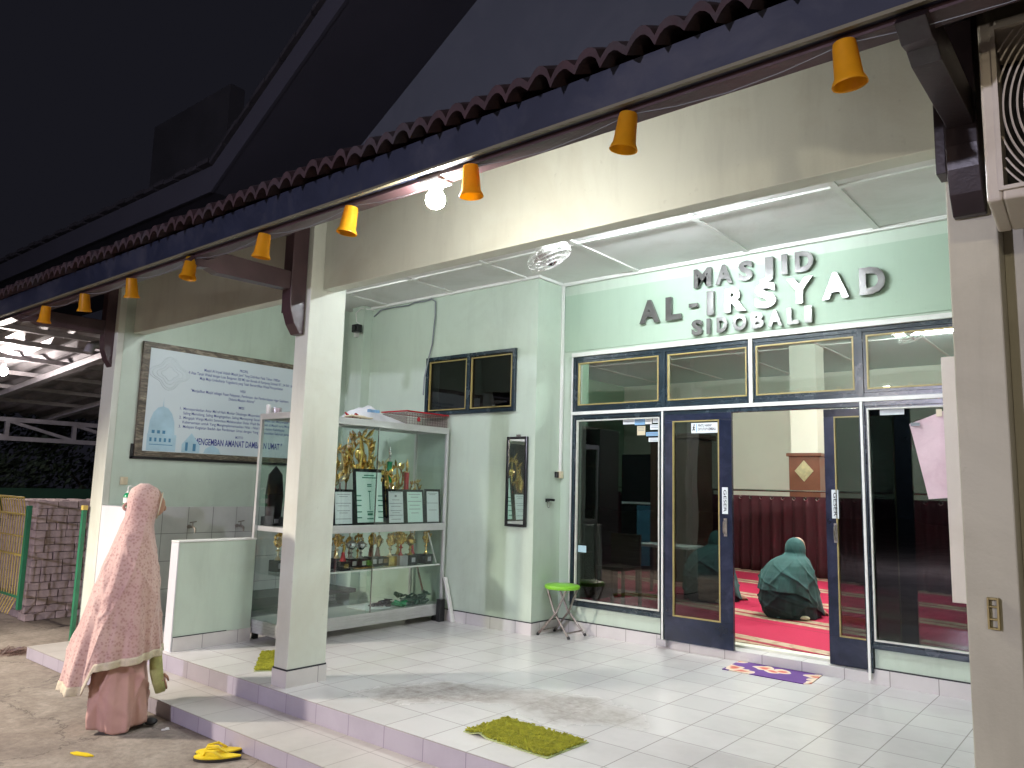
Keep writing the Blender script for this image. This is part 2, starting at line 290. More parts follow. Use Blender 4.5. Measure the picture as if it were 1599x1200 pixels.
# purple flowered mat
m, nt, out = nm('mat_purple'); v = coords(nt)
nd = N(nt, 'ShaderNodeTexNoise', i_Scale=7.0, i_Detail=2.0); L(nt, v, nd.inputs['Vector'])
av = N(nt, 'ShaderNodeVectorMath', operation='MULTIPLY_ADD'); av.inputs[1].default_value = (.14,.14,.14); L(nt, nd.outputs['Color'], av.inputs[0]); L(nt, v, av.inputs[2])
vo = N(nt, 'ShaderNodeTexVoronoi', i_Scale=5.5); L(nt, av.outputs[0], vo.inputs['Vector'])
c = ramp(nt, vo.outputs['Distance'], [(0.0, (0.48,0.06,0.05)), (0.17, (0.52,0.14,0.10)), (0.27, (0.60,0.45,0.33)), (0.40, (0.62,0.50,0.40)), (0.43, (0.10,0.03,0.20)), (1.0, (0.085,0.025,0.17))])
b = N(nt, 'ShaderNodeBsdfPrincipled', i_Roughness=0.9); L(nt, c, b.inputs['Base Color']); L(nt, b.outputs[0], out.inputs['Surface'])
# banner frame (bark-like grain) and banner sheet
m, nt, out = nm('bark_frame'); v = coords(nt, (9, 2.0, 9))
n1 = N(nt, 'ShaderNodeTexNoise', i_Scale=3.5, i_Detail=8.0, i_Roughness=0.7, i_Distortion=1.2); L(nt, v, n1.inputs['Vector'])
c = ramp(nt, n1.outputs['Fac'], [(0.35, (0.035,0.027,0.02)), (0.5, (0.10,0.08,0.055)), (0.66, (0.26,0.22,0.16))])
b = N(nt, 'ShaderNodeBsdfPrincipled', i_Roughness=0.45); L(nt, c, b.inputs['Base Color']); L(nt, b.outputs[0], out.inputs['Surface'])
paint('banner_sheet', (0.55, 0.62, 0.64), 0.42, 0.05, 0.8, 0.0)
# ------------------------------------------------------------------ mesh helpers
class MB:
    def __init__(s): s.v = []; s.f = []
    def add(s, vs, fs, mat=None):
        n = len(s.v)
        s.v += [tuple(mat @ Vector(v)) if mat is not None else tuple(v) for v in vs]
        s.f += [tuple(i+n for i in f) for f in fs]; return s
    def box(s, a, b, mat=None):
        x0,y0,z0 = [min(a[i],b[i]) for i in range(3)]; x1,y1,z1 = [max(a[i],b[i]) for i in range(3)]
        return s.add([(x0,y0,z0),(x1,y0,z0),(x1,y1,z0),(x0,y1,z0),(x0,y0,z1),(x1,y0,z1),(x1,y1,z1),(x0,y1,z1)],
              [(0,3,2,1),(4,5,6,7),(0,1,5,4),(1,2,6,5),(2,3,7,6),(3,0,4,7)], mat)
    def bar(s, p, q, w, h, up=(0,0,1)):
        p = Vector(p); q = Vector(q); d = (q-p); ln = d.length; d.normalize(); u = Vector(up)
        if abs(d.dot(u)) > .98: u = Vector((1,0,0))
        sx = d.cross(u).normalized(); u = sx.cross(d)
        mt = Matrix(((sx.x,d.x,u.x,p.x),(sx.y,d.y,u.y,p.y),(sx.z,d.z,u.z,p.z),(0,0,0,1)))
        return s.box((-w/2,0,-h/2),(w/2,ln,h/2),mt)
    def tube(s, pts, r, n=8, closed=False, cap=True):
        pts = [Vector(p) for p in pts]; rr = r if isinstance(r, (list,tuple)) else [r]*len(pts)
        b0 = len(s.v); prev = None; m = len(pts)
        for i, p in enumerate(pts):
            a = pts[(i-1) % m] if (closed or i > 0) else p; c = pts[(i+1) % m] if (closed or i < m-1) else p
            d = (c-a).normalized()
            if prev is None:
                u = Vector((0,0,1)) if abs(d.z) < .9 else Vector((1,0,0))
                u = (u - d*u.dot(d)).normalized()
            else: u = (prev - d*prev.dot(d)).normalized()
            prev = u; w = d.cross(u)
            for k in range(n):
                t = 2*PI*k/n; s.v.append(tuple(p + (u*math.cos(t)+w*math.sin(t))*rr[i]))
        for i in range(m if closed else m-1):
            for k in range(n):
                a = b0+i*n+k; b = b0+i*n+(k+1)%n; c = b0+((i+1)%m)*n+(k+1)%n; d_ = b0+((i+1)%m)*n+k
                s.f.append((a,b,c,d_))
        if cap and not closed:
            s.f.append(tuple(b0+k for k in range(n))[::-1]); s.f.append(tuple(b0+(m-1)*n+k for k in range(n)))
        return s
    def lathe(s, prof, n=16, mat=None, cap=True):
        vs = []; fs = []
        for r, z in prof:
            for k in range(n): t = 2*PI*k/n; vs.append((r*math.cos(t), r*math.sin(t), z))
        for i in range(len(prof)-1):
            for k in range(n): fs.append((i*n+k, i*n+(k+1)%n, (i+1)*n+(k+1)%n, (i+1)*n+k))
        if cap:
            fs.append(tuple(range(n))[::-1]); fs.append(tuple((len(prof)-1)*n+k for k in range(n)))
        return s.add(vs, fs, mat)
    def prism(s, poly, a, b, axis='y'):
        """extrude a 2-D outline: axis 'y' -> poly in (x,z); 'x' -> (y,z); 'z' -> (x,y)"""
        def P(p, t): return {'y': (p[0],t,p[1]), 'x': (t,p[0],p[1]), 'z': (p[0],p[1],t)}[axis]
        n = len(poly); vs = [P(p,a) for p in poly]+[P(p,b) for p in poly]
        fs = [tuple(range(n)), tuple(range(n,2*n))[::-1]] + [(i,(i+1)%n+0,(i+1)%n+n,i+n)[::-1] for i in range(n)]
        return s.add(vs, fs)
    def sphere(s, c, r, n=12, m=8, sc=(1,1,1)):
        prof = [(max(1e-4, math.sin(PI*i/m))*r, -math.cos(PI*i/m)*r) for i in range(m+1)]
        return s.lathe(prof, n, Matrix.Translation(c) @ Matrix.Diagonal((*sc,1)), cap=False)
    def build(s, name, mat, parent=None, smooth=False, bevel=0.0, kind=None, label=None):
        me = D.meshes.new(name); me.from_pydata(s.v, [], s.f); me.update()
        o = D.objects.new(name, me); COL.objects.link(o)
        me.materials.append(MATS[mat] if isinstance(mat, str) else mat)
        import bmesh
        bm = bmesh.new(); bm.from_mesh(me); bmesh.ops.recalc_face_normals(bm, faces=bm.faces); bm.to_mesh(me); bm.free()
        if smooth:
            for p in me.polygons: p.use_smooth = True
            if smooth != 'all':
                me.set_sharp_from_angle(angle=math.radians(38))
        if bevel:
            md = o.modifiers.new('b', 'BEVEL'); md.width = bevel; md.segments = 2; md.limit_method = 'ANGLE'; md.angle_limit = math.radians(40)
        if parent is not None:
            o.parent = parent
            o.matrix_parent_inverse = parent_matrix(parent).inverted()
        if kind: o['kind'] = kind
        if label: o['label'] = label
        return o
def parent_matrix(p):
    m = p.matrix_basis.copy()
    while p.parent is not None:
        m = p.parent.matrix_basis @ p.matrix_parent_inverse @ m; p = p.parent
    return m
def tag(o, label=None, cat=None, group=None, kind=None):
    if label: o['label'] = label
    if cat: o['category'] = cat
    if group: o['group'] = group
    if kind: o['kind'] = kind
    return o
def thing(name, label, cat, loc=(0,0,0), group=None, rz=0):
    o = D.objects.new(name, None); COL.objects.link(o); o.empty_display_size = 0.05
    o.location = loc; o.rotation_euler = (0,0,rz)
    return tag(o, label, cat, group)
def box(name, a, b, mat, parent=None, bevel=0.0, **kw):
    return MB().box(a, b).build(name, mat, parent, bevel=bevel, **kw)
def copy_tree(o, parent=None):
    c = o.copy(); COL.objects.link(c)
    if parent is not None: c.parent = parent
    for ch in list(o.children): copy_tree(ch, c)
    return c
WX = Matrix.Rotation(PI/2, 4, 'X')                                # text on a wall that faces -Y
WY = Matrix(((0,0,1,0),(1,0,0,0),(0,1,0,0),(0,0,0,1)))            # text on a wall that faces +X
def text(name, body, mat, parent, org, rot, w=None, h=None, ext=0.0, bold=0.0, align='LEFT', spacing=1.0, bevel=0):
    """lettering as a mesh; fitted to width w and cap height h, origin at the baseline"""
    cu = D.curves.new(name, 'FONT'); cu.body = body; cu.size = 1; cu.offset = bold; cu.align_x = 'LEFT'; cu.space_character = spacing
    cu.resolution_u = 3
    tmp = D.objects.new('t', cu); COL.objects.link(tmp); bpy.context.view_layer.update()
    me = D.meshes.new_from_object(tmp.evaluated_get(bpy.context.evaluated_depsgraph_get()))
    D.objects.remove(tmp); D.curves.remove(cu)
    xs = [v.co.x for v in me.vertices]; ys = [v.co.y for v in me.vertices]
    x0, x1, y0, y1 = min(xs), max(xs), min(ys), max(ys)
    sy = (h/0.70) if h else None; sx = (w/(x1-x0)) if w else sy
    if sy is None: sy = sx
    off = {'LEFT': -x0, 'CENTER': -(x0+x1)/2}[align]
    vs = [((v.co.x+off)*sx, v.co.y*sy, 0) for v in me.vertices]; fs = [tuple(p.vertices) for p in me.polygons]
    mb = MB(); mt = Matrix.Translation(org) @ rot
    if ext:
        n = len(vs); top = [(a,b,ext) for a,b,_ in vs]
        ec = {}
        for f in fs:
            for i in range(len(f)):
                e = (f[i], f[(i+1)%len(f)]); ec[e] = 1
        side = [(a, b, b+n, a+n) for (a,b) in ec if (b,a) not in ec]
        mb.add(vs+top, [f[::-1] for f in fs]+[tuple(i+n for i in f) for f in fs]+side, mt)
    else: mb.add(vs, fs, mt)
    D.meshes.remove(me)
    o = mb.build(name, mat, parent)
    return o
def lerp(a, b, t): return a+(b-a)*t
def interp(tab, z):
    """tab: rows (z, ...) sorted descending in z"""
    if z >= tab[0][0]: return tab[0][1:]
    for a, b in zip(tab, tab[1:]):
        if z >= b[0]:
            t = (a[0]-z)/(a[0]-b[0]); return tuple(lerp(p, q, t) for p, q in zip(a[1:], b[1:]))
    return tab[-1][1:]
# ------------------------------------------------------------------ ground and platforms
g = MB(); g.add([(-70,-40,0),(40,-40,0),(40,70,0),(-70,70,0)], [(0,1,2,3)])
g.build('ground', 'yard_concrete', kind='structure')
st = box('entrance_step', (-7.22,2.545,0.002), (3.2,2.95,0.092), 'riser_tile', kind='structure')
box('step_top', (-7.222,2.543,0.0922), (3.2,2.939,0.0955), 'step_tile', st)
pf = box('porch_floor', (-7.07,2.94,0.0), (3.2,5.95,0.2065), 'riser_tile', kind='structure')
box('floor_tiles', (-7.068,2.938,0.2067), (3.2,5.952,0.2105), 'floor_tile', pf)

# ------------------------------------------------------------------ the mosque building
B = thing('mosque_building', 'pale green single-storey mosque with open tiled porch, dark eaves and glazed sliding doors', 'building', (-3.7, 5.9, 0.2))
# walls
w = MB(); w.box((-7.30,3.02,0),(-7.08,5.68,3.5)); w.build('wall', 'mint', B)
w = MB(); w.box((-7.308,2.96,0),(-7.075,3.02,3.5)); w.build('wall_end', 'cream', B, bevel=0.004)
w = MB(); w.box((-7.08,5.53,0.2),(-5.71,5.68,3.5)).box((-4.56,5.53,0.2),(-4.30,5.68,3.5)).box((-5.71,5.53,0.2),(-4.56,5.68,2.23)).box((-5.71,5.53,2.78),(-4.56,5.68,3.5))
w.build('wall', 'mint', B)
box('pilaster', (-6.87,5.41,0.2), (-6.66,5.529,3.47), 'mint', B)
w = MB(); w.box((-4.45,5.68,0.2),(-4.30,6.06,3.5)); w.box((-4.30,5.935,0.2),(-4.15,6.06,2.775)).box((-4.15,5.935,0.2),(-3.215,6.06,0.452))
w.build('wall', 'mint', B)
box('wall', (-1.565,5.935,0.2),(-0.5,6.06,0.452), 'mint', B)
w = MB(); w.box((-4.30,5.93,2.80),(-0.5,6.05,3.35)); w.build('wall', 'green_band', B)
w = MB(); w.box((-4.30,5.938,3.35),(-0.5,6.05,3.5)).box((-4.30,5.938,2.772),(-0.5,6.05,2.80)); w.build('wall', 'mint', B)
w = MB(); w.box((-0.5,3.31,0.2),(-0.36,6.05,3.5)); w.build('wall', 'mint', B)
w = MB(); w.box((-0.347,3.12,0),(3.2,3.3,3.5)); w.build('wall', 'tan_wall', B)
# beams
w = MB(); w.box((-4.27,3.10,2.80),(-0.5,3.20,3.48)); w.build('beam', 'cream', B, bevel=0.004)
w = MB(); w.box((-7.08,3.10,2.80),(-4.425,3.20,3.48)); w.build('beam', 'cream', B, bevel=0.004)
# columns with tiled skirting
def column(x0, x1, y0, y1, mat):
    c = box('column', (x0,y0,0.2), (x1,y1,3.42), mat, B, bevel=0.005)
    box('skirting', (x0-.007,y0-.007,0.21), (x1+.007,y1+.007,0.312), 'skirt_tile_y', c)
    box('skirting_joint', (x0-.004,y0-.004,0.312), (x1+.004,y1+.004,0.322), 'ink_black', c)
column(-4.420,-4.274,3.005,3.30,'cream')
column(-0.500,-0.348,3.000,3.30,'tan_wall')
# skirting along the walls
def skirt(a, b, mat):
    s = box('skirting', a, b, mat, B)
    (x0,y0,z0),(x1,y1,z1) = a, b
    box('skirting_joint', (x0+.002,y0+.002,z1), (x1,y1,z1+.009), 'ink_black', s)
skirt((-5.36,5.520,0.21),(-4.292,5.53,0.312),'skirt_tile_x')
skirt((-4.30,5.53,0.21),(-4.290,5.93,0.312),'skirt_tile_y')
skirt((-4.289,5.922,0.21),(-3.165,5.935,0.312),'skirt_tile_x')
skirt((-1.60,5.922,0.21),(-0.5,5.935,0.312),'skirt_tile_x')
th = box('threshold', (-3.164,5.921,0.2),(-1.60,6.16,0.286), 'skirt_tile_x', B, bevel=0.003)
# ceiling
c = MB(); c.box((-4.30,3.20,3.472),(-0.5,5.94,3.50)).box((-7.08,3.20,3.472),(-4.30,5.53,3.50)); c = c.build('ceiling', 'ceiling_board', B)
for x in (-1.44,-2.43,-3.46,-4.44,-5.40,-6.40):
    box('batten', (x-.022,3.21,3.458), (x+.022,5.93 if x>-4.3 else 5.53,3.471), 'white_trim', c)
box('batten', (-7.0,4.92,3.4585), (-0.5,4.965,3.4715), 'white_trim', c)
box('batten', (-7.0,3.90,3.4585), (-0.5,3.945,3.4715), 'white_trim', c)
mo = MB(); mo.box((-4.30,5.895,3.445),(-0.5,5.93,3.4705)).box((-4.30,5.885,3.457),(-0.5,5.895,3.4705)); mo.box((-4.30,5.50,3.445),(-4.27,5.895,3.4705)); mo.box((-6.66,5.50,3.445),(-4.30,5.53,3.4705))
mo.build('cornice', 'white_trim', c)
# side window
wn = MB()
for a, b in (((-5.735,5.50,2.205),(-4.535,5.532,2.24)),((-5.735,5.50,2.77),(-4.535,5.532,2.805)),((-5.735,5.50,2.24),(-5.70,5.532,2.77)),((-4.57,5.50,2.24),(-4.535,5.532,2.77)),((-5.155,5.50,2.24),(-5.115,5.532,2.77))): wn.box(a,b)
wn = wn.build('window', 'navy_frame', B, bevel=.002)
for x0, x1 in ((-5.70,-5.155),(-5.115,-4.57)):
    b = MB()
    for a_, b_ in (((x0+.012,5.51,2.252),(x1-.012,5.528,2.262)),((x0+.012,5.51,2.748),(x1-.012,5.528,2.758)),((x0+.012,5.51,2.262),(x0+.022,5.528,2.748)),((x1-.022,5.51,2.262),(x1-.012,5.528,2.748))): b.box(a_, b_)
    b.build('bead', 'bead_gold' if x0 < -5.5 else 'bead_gold', wn)
    box('pane', (x0,5.535,2.24),(x1,5.540,2.77), 'dark_glass', wn)
box('latch', (-4.80,5.49,2.262),(-4.76,5.512,2.272), 'steel', wn)
# dark store room behind that window
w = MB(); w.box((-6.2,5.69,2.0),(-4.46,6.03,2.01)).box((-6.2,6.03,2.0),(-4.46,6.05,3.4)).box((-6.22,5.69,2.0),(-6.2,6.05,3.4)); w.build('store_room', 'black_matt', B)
# glazed door wall --------------------------------------------------
fr = MB()
fr.box((-4.15,5.90,0.452),(-4.12,5.97,2.735)); fr.box((-3.225,5.90,0.286),(-3.185,5.97,2.735)); fr.box((-1.61,5.90,0.286),(-1.57,5.97,2.735))
fr.box((-4.12,5.905,2.215),(-0.5,5.97,2.25)); fr.box((-4.12,5.905,2.15),(-0.5,5.965,2.185)); fr.box((-4.12,5.905,2.70),(-0.5,5.97,2.735))
fr.box((-4.12,5.905,0.452),(-3.225,5.97,0.49)); fr.box((-1.57,5.905,0.452),(-0.5,5.97,0.49))
DF = fr.build('door_frame', 'navy_frame', B, bevel=.002)
tr = MB(); tr.box((-4.16,5.885,2.735),(-0.5,5.935,2.772)).box((-4.15,5.89,2.185),(-0.5,5.904,2.215)).box((-2.43,5.888,2.215),(-2.40,5.96,2.735))
tr.box((-3.212,5.888,0.24),(-3.196,5.899,2.184)).box((-1.600,5.888,0.24),(-1.582,5.899,2.184)); tr.box((-4.162,5.888,0.49),(-4.150,5.93,2.735))
tr.build('white_rail', 'white_trim', DF, bevel=.002)
box('post_shoe', (-3.25,5.87,0.235),(-3.16,5.92,0.285), 'galvanised', DF, bevel=.004)
def ring(x0, x1, z0, z1, t, y0, y1):
    r = MB(); r.box((x0,y0,z0),(x1,y1,z0+t)).box((x0,y0,z1-t),(x1,y1,z1)).box((x0,y0,z0+t),(x0+t,y1,z1-t)).box((x1-t,y0,z0+t),(x1,y1,z1-t)); return r
for x0, x1 in ((-4.118,-3.227),(-3.183,-2.431),(-2.399,-1.612),(-1.568,-0.62)):
    f = ring(x0, x1, 2.252, 2.698, .022, 5.91, 5.955).build('transom_window', 'navy_frame', B)
    ring(x0+.022, x1-.022, 2.274, 2.676, .011, 5.905, 5.93).build('bead', 'bead_gold', f)
    box('pane', (x0+.02,5.940,2.272),(x1-.02,5.945,2.678), 'tinted_glass', f)
for x0, x1 in ((-4.118,-3.227),(-1.568,-0.62)):
    f = ring(x0, x1, 0.492, 2.148, .012, 5.912, 5.955).build('fixed_window', 'navy_frame', B)
    ring(x0+.012, x1-.012, 0.504, 2.136, .011, 5.903, 5.93).build('bead', 'bead_white', f)
    box('pane', (x0+.01,5.940,0.502),(x1-.01,5.945,2.138), 'dark_glass', f)
    if x0 < -3:
        FW = f
    else: FR = f
def door(x0, y, lab, hx, lx):
    x1 = x0+0.595
    d = ring(x0, x1, 0.29, 2.148, .0, y, y+.03)
    d = MB(); d.box((x0,y,0.29),(x1,y+.035,0.49)).box((x0,y,2.09),(x1,y+.035,2.148)).box((x0,y,0.49),(x0+.075,y+.035,2.09)).box((x1-.105,y,0.49),(x1,y+.035,2.09))
    d = d.build('sliding_door', 'door_navy', B, bevel=.003, label=lab)
    ring(x0+.075, x1-.105, 0.49, 2.09, .009, y-.004, y+.02).build('bead', 'bead_gold', d)
    box('pane', (x0+.076,y+.016,0.491),(x1-.106,y+.020,2.089), 'dark_glass', d)
    h = MB(); h.box((hx-.012,y-.012,1.16),(hx+.012,y,1.30)); h.tube([(hx,y-.012,1.175),(hx,y-.04,1.19),(hx,y-.045,1.23),(hx,y-.04,1.27),(hx,y-.012,1.285)], .006, 6)
    h.build('handle', 'rust_steel', d)
    pl = box('label_plate', (lx-.024,y-.004,1.335),(lx+.024,y,1.545), 'paper', d)
    return d, pl
d1, p1 = door(-3.166, 5.865, 'left sliding door with navy blue frame and peeling glossy stile', -2.625, -2.628)
d2, p2 = door(-1.885, 5.975, 'right sliding door half slid open behind the fixed pane', -1.815, -1.815)
# vertical GESER lettering on both door plates (letters turned a quarter, read downwards)
def vtext(d, lx, y):
    o = text('lettering', 'GESER', 'ink_black', d, (lx-.011, y-.001, 1.525), WX @ Matrix.Rotation(-PI/2, 4, 'Z'), w=.175, h=.024, bold=.012)
vtext(d1, -2.628, 5.861); vtext(d2, -1.815, 5.971)
# door-closing notice on the left door glass
n = box('notice_sticker', (-2.925,5.8755,1.985),(-2.693,5.8795,2.070), 'paper', d1)
text('lettering', 'PINTU HARAP\nDITUTUP KEMBALI', 'ink_black', d1, (-2.862,5.8748,2.037), WX, w=.155, h=.021, bold=.02)
box('sticker_stripe', (-2.880,5.8745,1.995),(-2.872,5.8752,2.062), 'sticker_blue', d1)
k = MB(); k.tube([(-2.90,5.8745,2.045),(-2.903,5.8745,2.025),(-2.893,5.8745,2.008)], .004, 5).tube([(-2.903,5.8745,2.025),(-2.912,5.8745,2.006)], .004, 5).tube([(-2.912,5.8745,2.035),(-2.890,5.8745,2.03)], .003, 5).sphere((-2.898,5.8745,2.053), .006, 8, 5)
k.build('sticker_figure', 'ink_black', d1)
# small stickers on the left fixed pane
for (x0,x1,z0,z1,mt) in ((-3.62,-3.50,2.085,2.135,'paper'),(-3.50,-3.40,2.075,2.14,'sticker_blue'),(-3.395,-3.33,2.08,2.145,'white_plastic'),(-3.32,-3.245,2.09,2.14,'paper'),(-3.475,-3.395,1.985,2.065,'ivory_plastic'),(-3.345,-3.25,2.03,2.075,'paper'),(-3.385,-3.235,1.975,2.01,'sticker_blue'),(-3.36,-3.26,1.925,1.96,'paper')):
    s = box('sticker', (x0,5.935,z0),(x1,5.9385,z1), mt, FW)
    ln = MB()
    for q in range(2 if z1-z0 < .06 else 3): ln.box((x0+.01,5.9335,z1-.014-.014*q),(x1-.012,5.9345,z1-.010-.014*q))
    ln.build('print_lines', 'ink_grey', FW)
box('sticker', (-1.475,5.935,2.085),(-1.315,5.9385,2.13), 'paper', FR)
box('sticker', (-4.09,5.935,0.93),(-4.00,5.9385,0.99), 'sheet_blue', FW)
# interior -----------------------------------------------------------
w = MB(); w.box((-9.0,6.06,0.25),(4.0,15.0,0.305)); w.build('hall_floor', 'inner_cream', B)
w = MB(); w.box((-9.0,14.8,0.3),(4.0,15.0,3.8)); w.build('hall_wall', 'inner_cream', B)
w = MB(); w.box((-9.2,6.06,0.3),(-9.0,15.0,3.8)).box((-9.0,6.07,0.3),(-4.46,6.2,3.8)).box((-0.5,6.07,0.3),(4.0,6.2,3.8)).box((4.0,6.07,0.3),(4.2,15,3.8)); w.box((-4.46,6.07,3.52),(-0.5,6.2,3.8))
w.box((-7.25,9.9,0.3),(-6.9,10.25,3.8))
w.build('hall_wall', 'inner_green', B)
hc = box('hall_ceiling', (-9.2,6.05,3.8),(4.2,15.0,3.9), 'hall_ceiling_paint', B)
for x in (-8,-6.6,-5.2,-3.8,-2.4,-1,0.4): box('batten', (x-.02,6.2,3.788),(x+.02,14.8,3.799), 'white_trim', hc)
for y in (7.5,9,10.5,12): box('batten', (-9,y-.02,3.7875),(4,y+.02,3.7995), 'white_trim', hc)
pl = box('hall_pillar', (-4.22,11.82,0.3),(-3.82,12.2,3.8), 'inner_cream', B)
cl = MB(); cl.box((-4.25,11.79,0.3),(-3.79,12.23,2.08)).box((-4.28,11.76,2.08),(-3.76,12.26,2.13)); cl.build('pillar_cladding', 'cladding_brown', pl, bevel=.006)
dm = MB(); dm.prism([(-4.02,2.02),(-3.88,1.86),(-4.02,1.70),(-4.16,1.86)], 11.775, 11.789); dm.prism([(-4.02,1.95),(-3.94,1.86),(-4.02,1.77),(-4.10,1.86)], 11.765, 11.775); dm.build('pillar_ornament', 'pale_gold', pl)
pl2 = box('hall_pillar', (-8.7,9.0,0.3),(-8.3,9.4,3.8), 'inner_cream', B)
# lower roof ---------------------------------------------------------
def tiles(x0, x1, y0, y1, z0, slope, per, amp, row):
    mb = MB(); nx = int((x1-x0)/per*6); ys = []
    k = 0; y = y0
    while y < y1: ys += [(y, k), (min(y+row, y1)-.001, k)]; y += row; k += 1
    rows = []
    for (y, k) in ys:
        fr = (y-(y0+k*row))/row
        rows.append([(x0+(x1-x0)*i/nx, y, z0+slope*(y-y0)+0.02*(1-fr)+amp*(abs(math.sin(PI*(i/6.0+.03*math.sin(i*.7+k))))**0.7-0.5)+.007*math.sin((i//6)*2.9+k*5)+.004*math.sin((i//6)*7.3+k)) for i in range(nx+1)])
    m = nx+1; V = [p for r in rows for p in r]; F = []
    for j in range(len(rows)-1):
        for i in range(nx): F.append((j*m+i, j*m+i+1, (j+1)*m+i+1, (j+1)*m+i))
    n = len(V); V += [(a,b+.0,c-.034) for a,b,c in V]
    F += [tuple(v+n for v in f[::-1]) for f in F]
    for i in range(nx): F.append((i, i+1, i+1+n, i+n))
    return mb.add(V, F)
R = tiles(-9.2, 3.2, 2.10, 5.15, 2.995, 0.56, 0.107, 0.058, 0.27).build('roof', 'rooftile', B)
u = MB(); u.add([(-9.2,2.21,2.945),(3.2,2.21,2.945),(3.2,5.14,4.60),(-9.2,5.14,4.60),(-9.2,2.21,2.96),(3.2,2.21,2.96),(3.2,5.14,4.615),(-9.2,5.14,4.615)], [(0,1,2,3),(4,5,6,7),(0,1,5,4),(1,2,6,5),(2,3,7,6),(3,0,4,7)]); u.build('roof_boarding', 'dark_wood', R)
box('fascia_board', (-9.2,2.170,2.830),(3.2,2.198,2.985), 'fascia_navy', R)
box('fascia_trim', (-9.2,2.152,2.822),(3.2,2.169,2.834), 'trim_gold', R)
box('purlin', (-9.2,2.200,2.812),(3.2,2.285,2.925), 'brown_wood', R)
for xc in (-7.19,-4.36,-0.425):
    b = MB()
    b.prism([(2.995,2.475),(2.995,3.36),(2.875,3.30),(2.875,2.70),(2.885,2.62),(2.915,2.54),(2.96,2.475)], xc-.05, xc+.05, 'x')
    br = b.build('bracket', 'brown_wood' if xc < -1 else 'dark_wood', R, bevel=.004)
    b = MB(); b.prism([(2.875,2.765),(2.875,2.885),(2.42,2.885),(2.30,2.87),(2.22,2.845),(2.16,2.79),(2.24,2.762),(2.30,2.772),(2.36,2.752)], xc-.04, xc+.04, 'x')
    b.build('bracket_arm', 'brown_wood' if xc < -1 else 'dark_wood', br, bevel=.003)
    b = MB(); b.prism([(2.874,3.14),(2.874,3.29),(2.288,2.965),(2.288,2.888)], xc-.035, xc+.035, 'x')
    b.build('rafter', 'brown_wood' if xc < -1 else 'dark_wood', br)
    b = MB(); b.box((xc-.085,2.90,2.62),(xc-.052,2.99,2.90)); b.build('bracket_block', 'dark_wood', br, bevel=.003)
# upper storey -------------------------------------------------------
sl = 0.618
def rz(x): return 4.565+sl*(x+7.6)
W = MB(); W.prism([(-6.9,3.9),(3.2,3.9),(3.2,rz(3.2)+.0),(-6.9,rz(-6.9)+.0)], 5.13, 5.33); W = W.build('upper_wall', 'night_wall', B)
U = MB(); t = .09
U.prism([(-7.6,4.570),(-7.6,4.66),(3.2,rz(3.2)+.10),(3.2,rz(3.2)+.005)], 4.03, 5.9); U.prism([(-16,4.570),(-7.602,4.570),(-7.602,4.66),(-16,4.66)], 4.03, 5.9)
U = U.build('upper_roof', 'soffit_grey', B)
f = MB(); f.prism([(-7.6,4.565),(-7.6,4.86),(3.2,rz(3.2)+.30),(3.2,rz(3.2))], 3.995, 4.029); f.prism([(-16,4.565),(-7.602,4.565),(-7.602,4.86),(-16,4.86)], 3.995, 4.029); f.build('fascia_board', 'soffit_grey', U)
f = MB(); nseg = 60
for i in range(44):
    x = -7.6+i*.245; a = (x, rz(x)+.30+.018*(i%2)); b_ = (x+.235, rz(x+.235)+.30+.018*(i%2))
    f.prism([a, b_, (b_[0], b_[1]+.05), (a[0], a[1]+.05)], 3.95, 4.5)
for i in range(34):
    x = -16+i*.247; dz = .02*(i%2); f.box((x,3.94,4.862+dz),(x+.235,4.6,4.91+dz))
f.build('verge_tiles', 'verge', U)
# another roofed volume further back
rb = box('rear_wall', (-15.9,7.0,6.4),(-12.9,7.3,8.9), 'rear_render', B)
# wudu corner (tiled wall, trough) ----------------------------------
wt = box('tiled_wainscot', (-7.08,3.075,0.21),(-7.05,5.53,1.235), 'wudu_tile', B)
wc = MB(); wc.box((-7.05,3.08,0.21),(-6.62,3.66,0.34)); wc = MB(); wc.box((-7.05,3.9,0.36),(-6.55,5.4,0.40)).box((-7.05,3.9,0.21),(-7.0,5.4,0.36)); wc.build('trough', 'black_matt', B)
LW = box('parapet', (-7.075,2.965,0.096),(-6.62,3.07,1.25), 'wudu_tile_x', B, bevel=.004)
# low divider wall next to the showcase
DW = thing('low_wall', 'waist-high pale green divider wall between wash area and porch, tiled foot', 'wall', (-5.78,3.3,0.21))
box('wall_body', (-5.84,3.0,0.2105),(-5.735,3.655,1.015), 'mint', DW, bevel=.004)
box('skirting', (-5.735,3.003,0.211),(-5.727,3.655,0.312), 'skirt_tile_y', DW)
box('skirting_joint', (-5.734,3.003,0.3125),(-5.729,3.44,0.318), 'ink_black', DW)
box('end_cladding', (-5.842,2.990,0.211),(-5.733,2.9995,1.012), 'wudu_tile_x', DW)
box('coping', (-5.846,2.988,1.0155),(-5.725,3.655,1.028), 'white_trim', DW, bevel=.003)
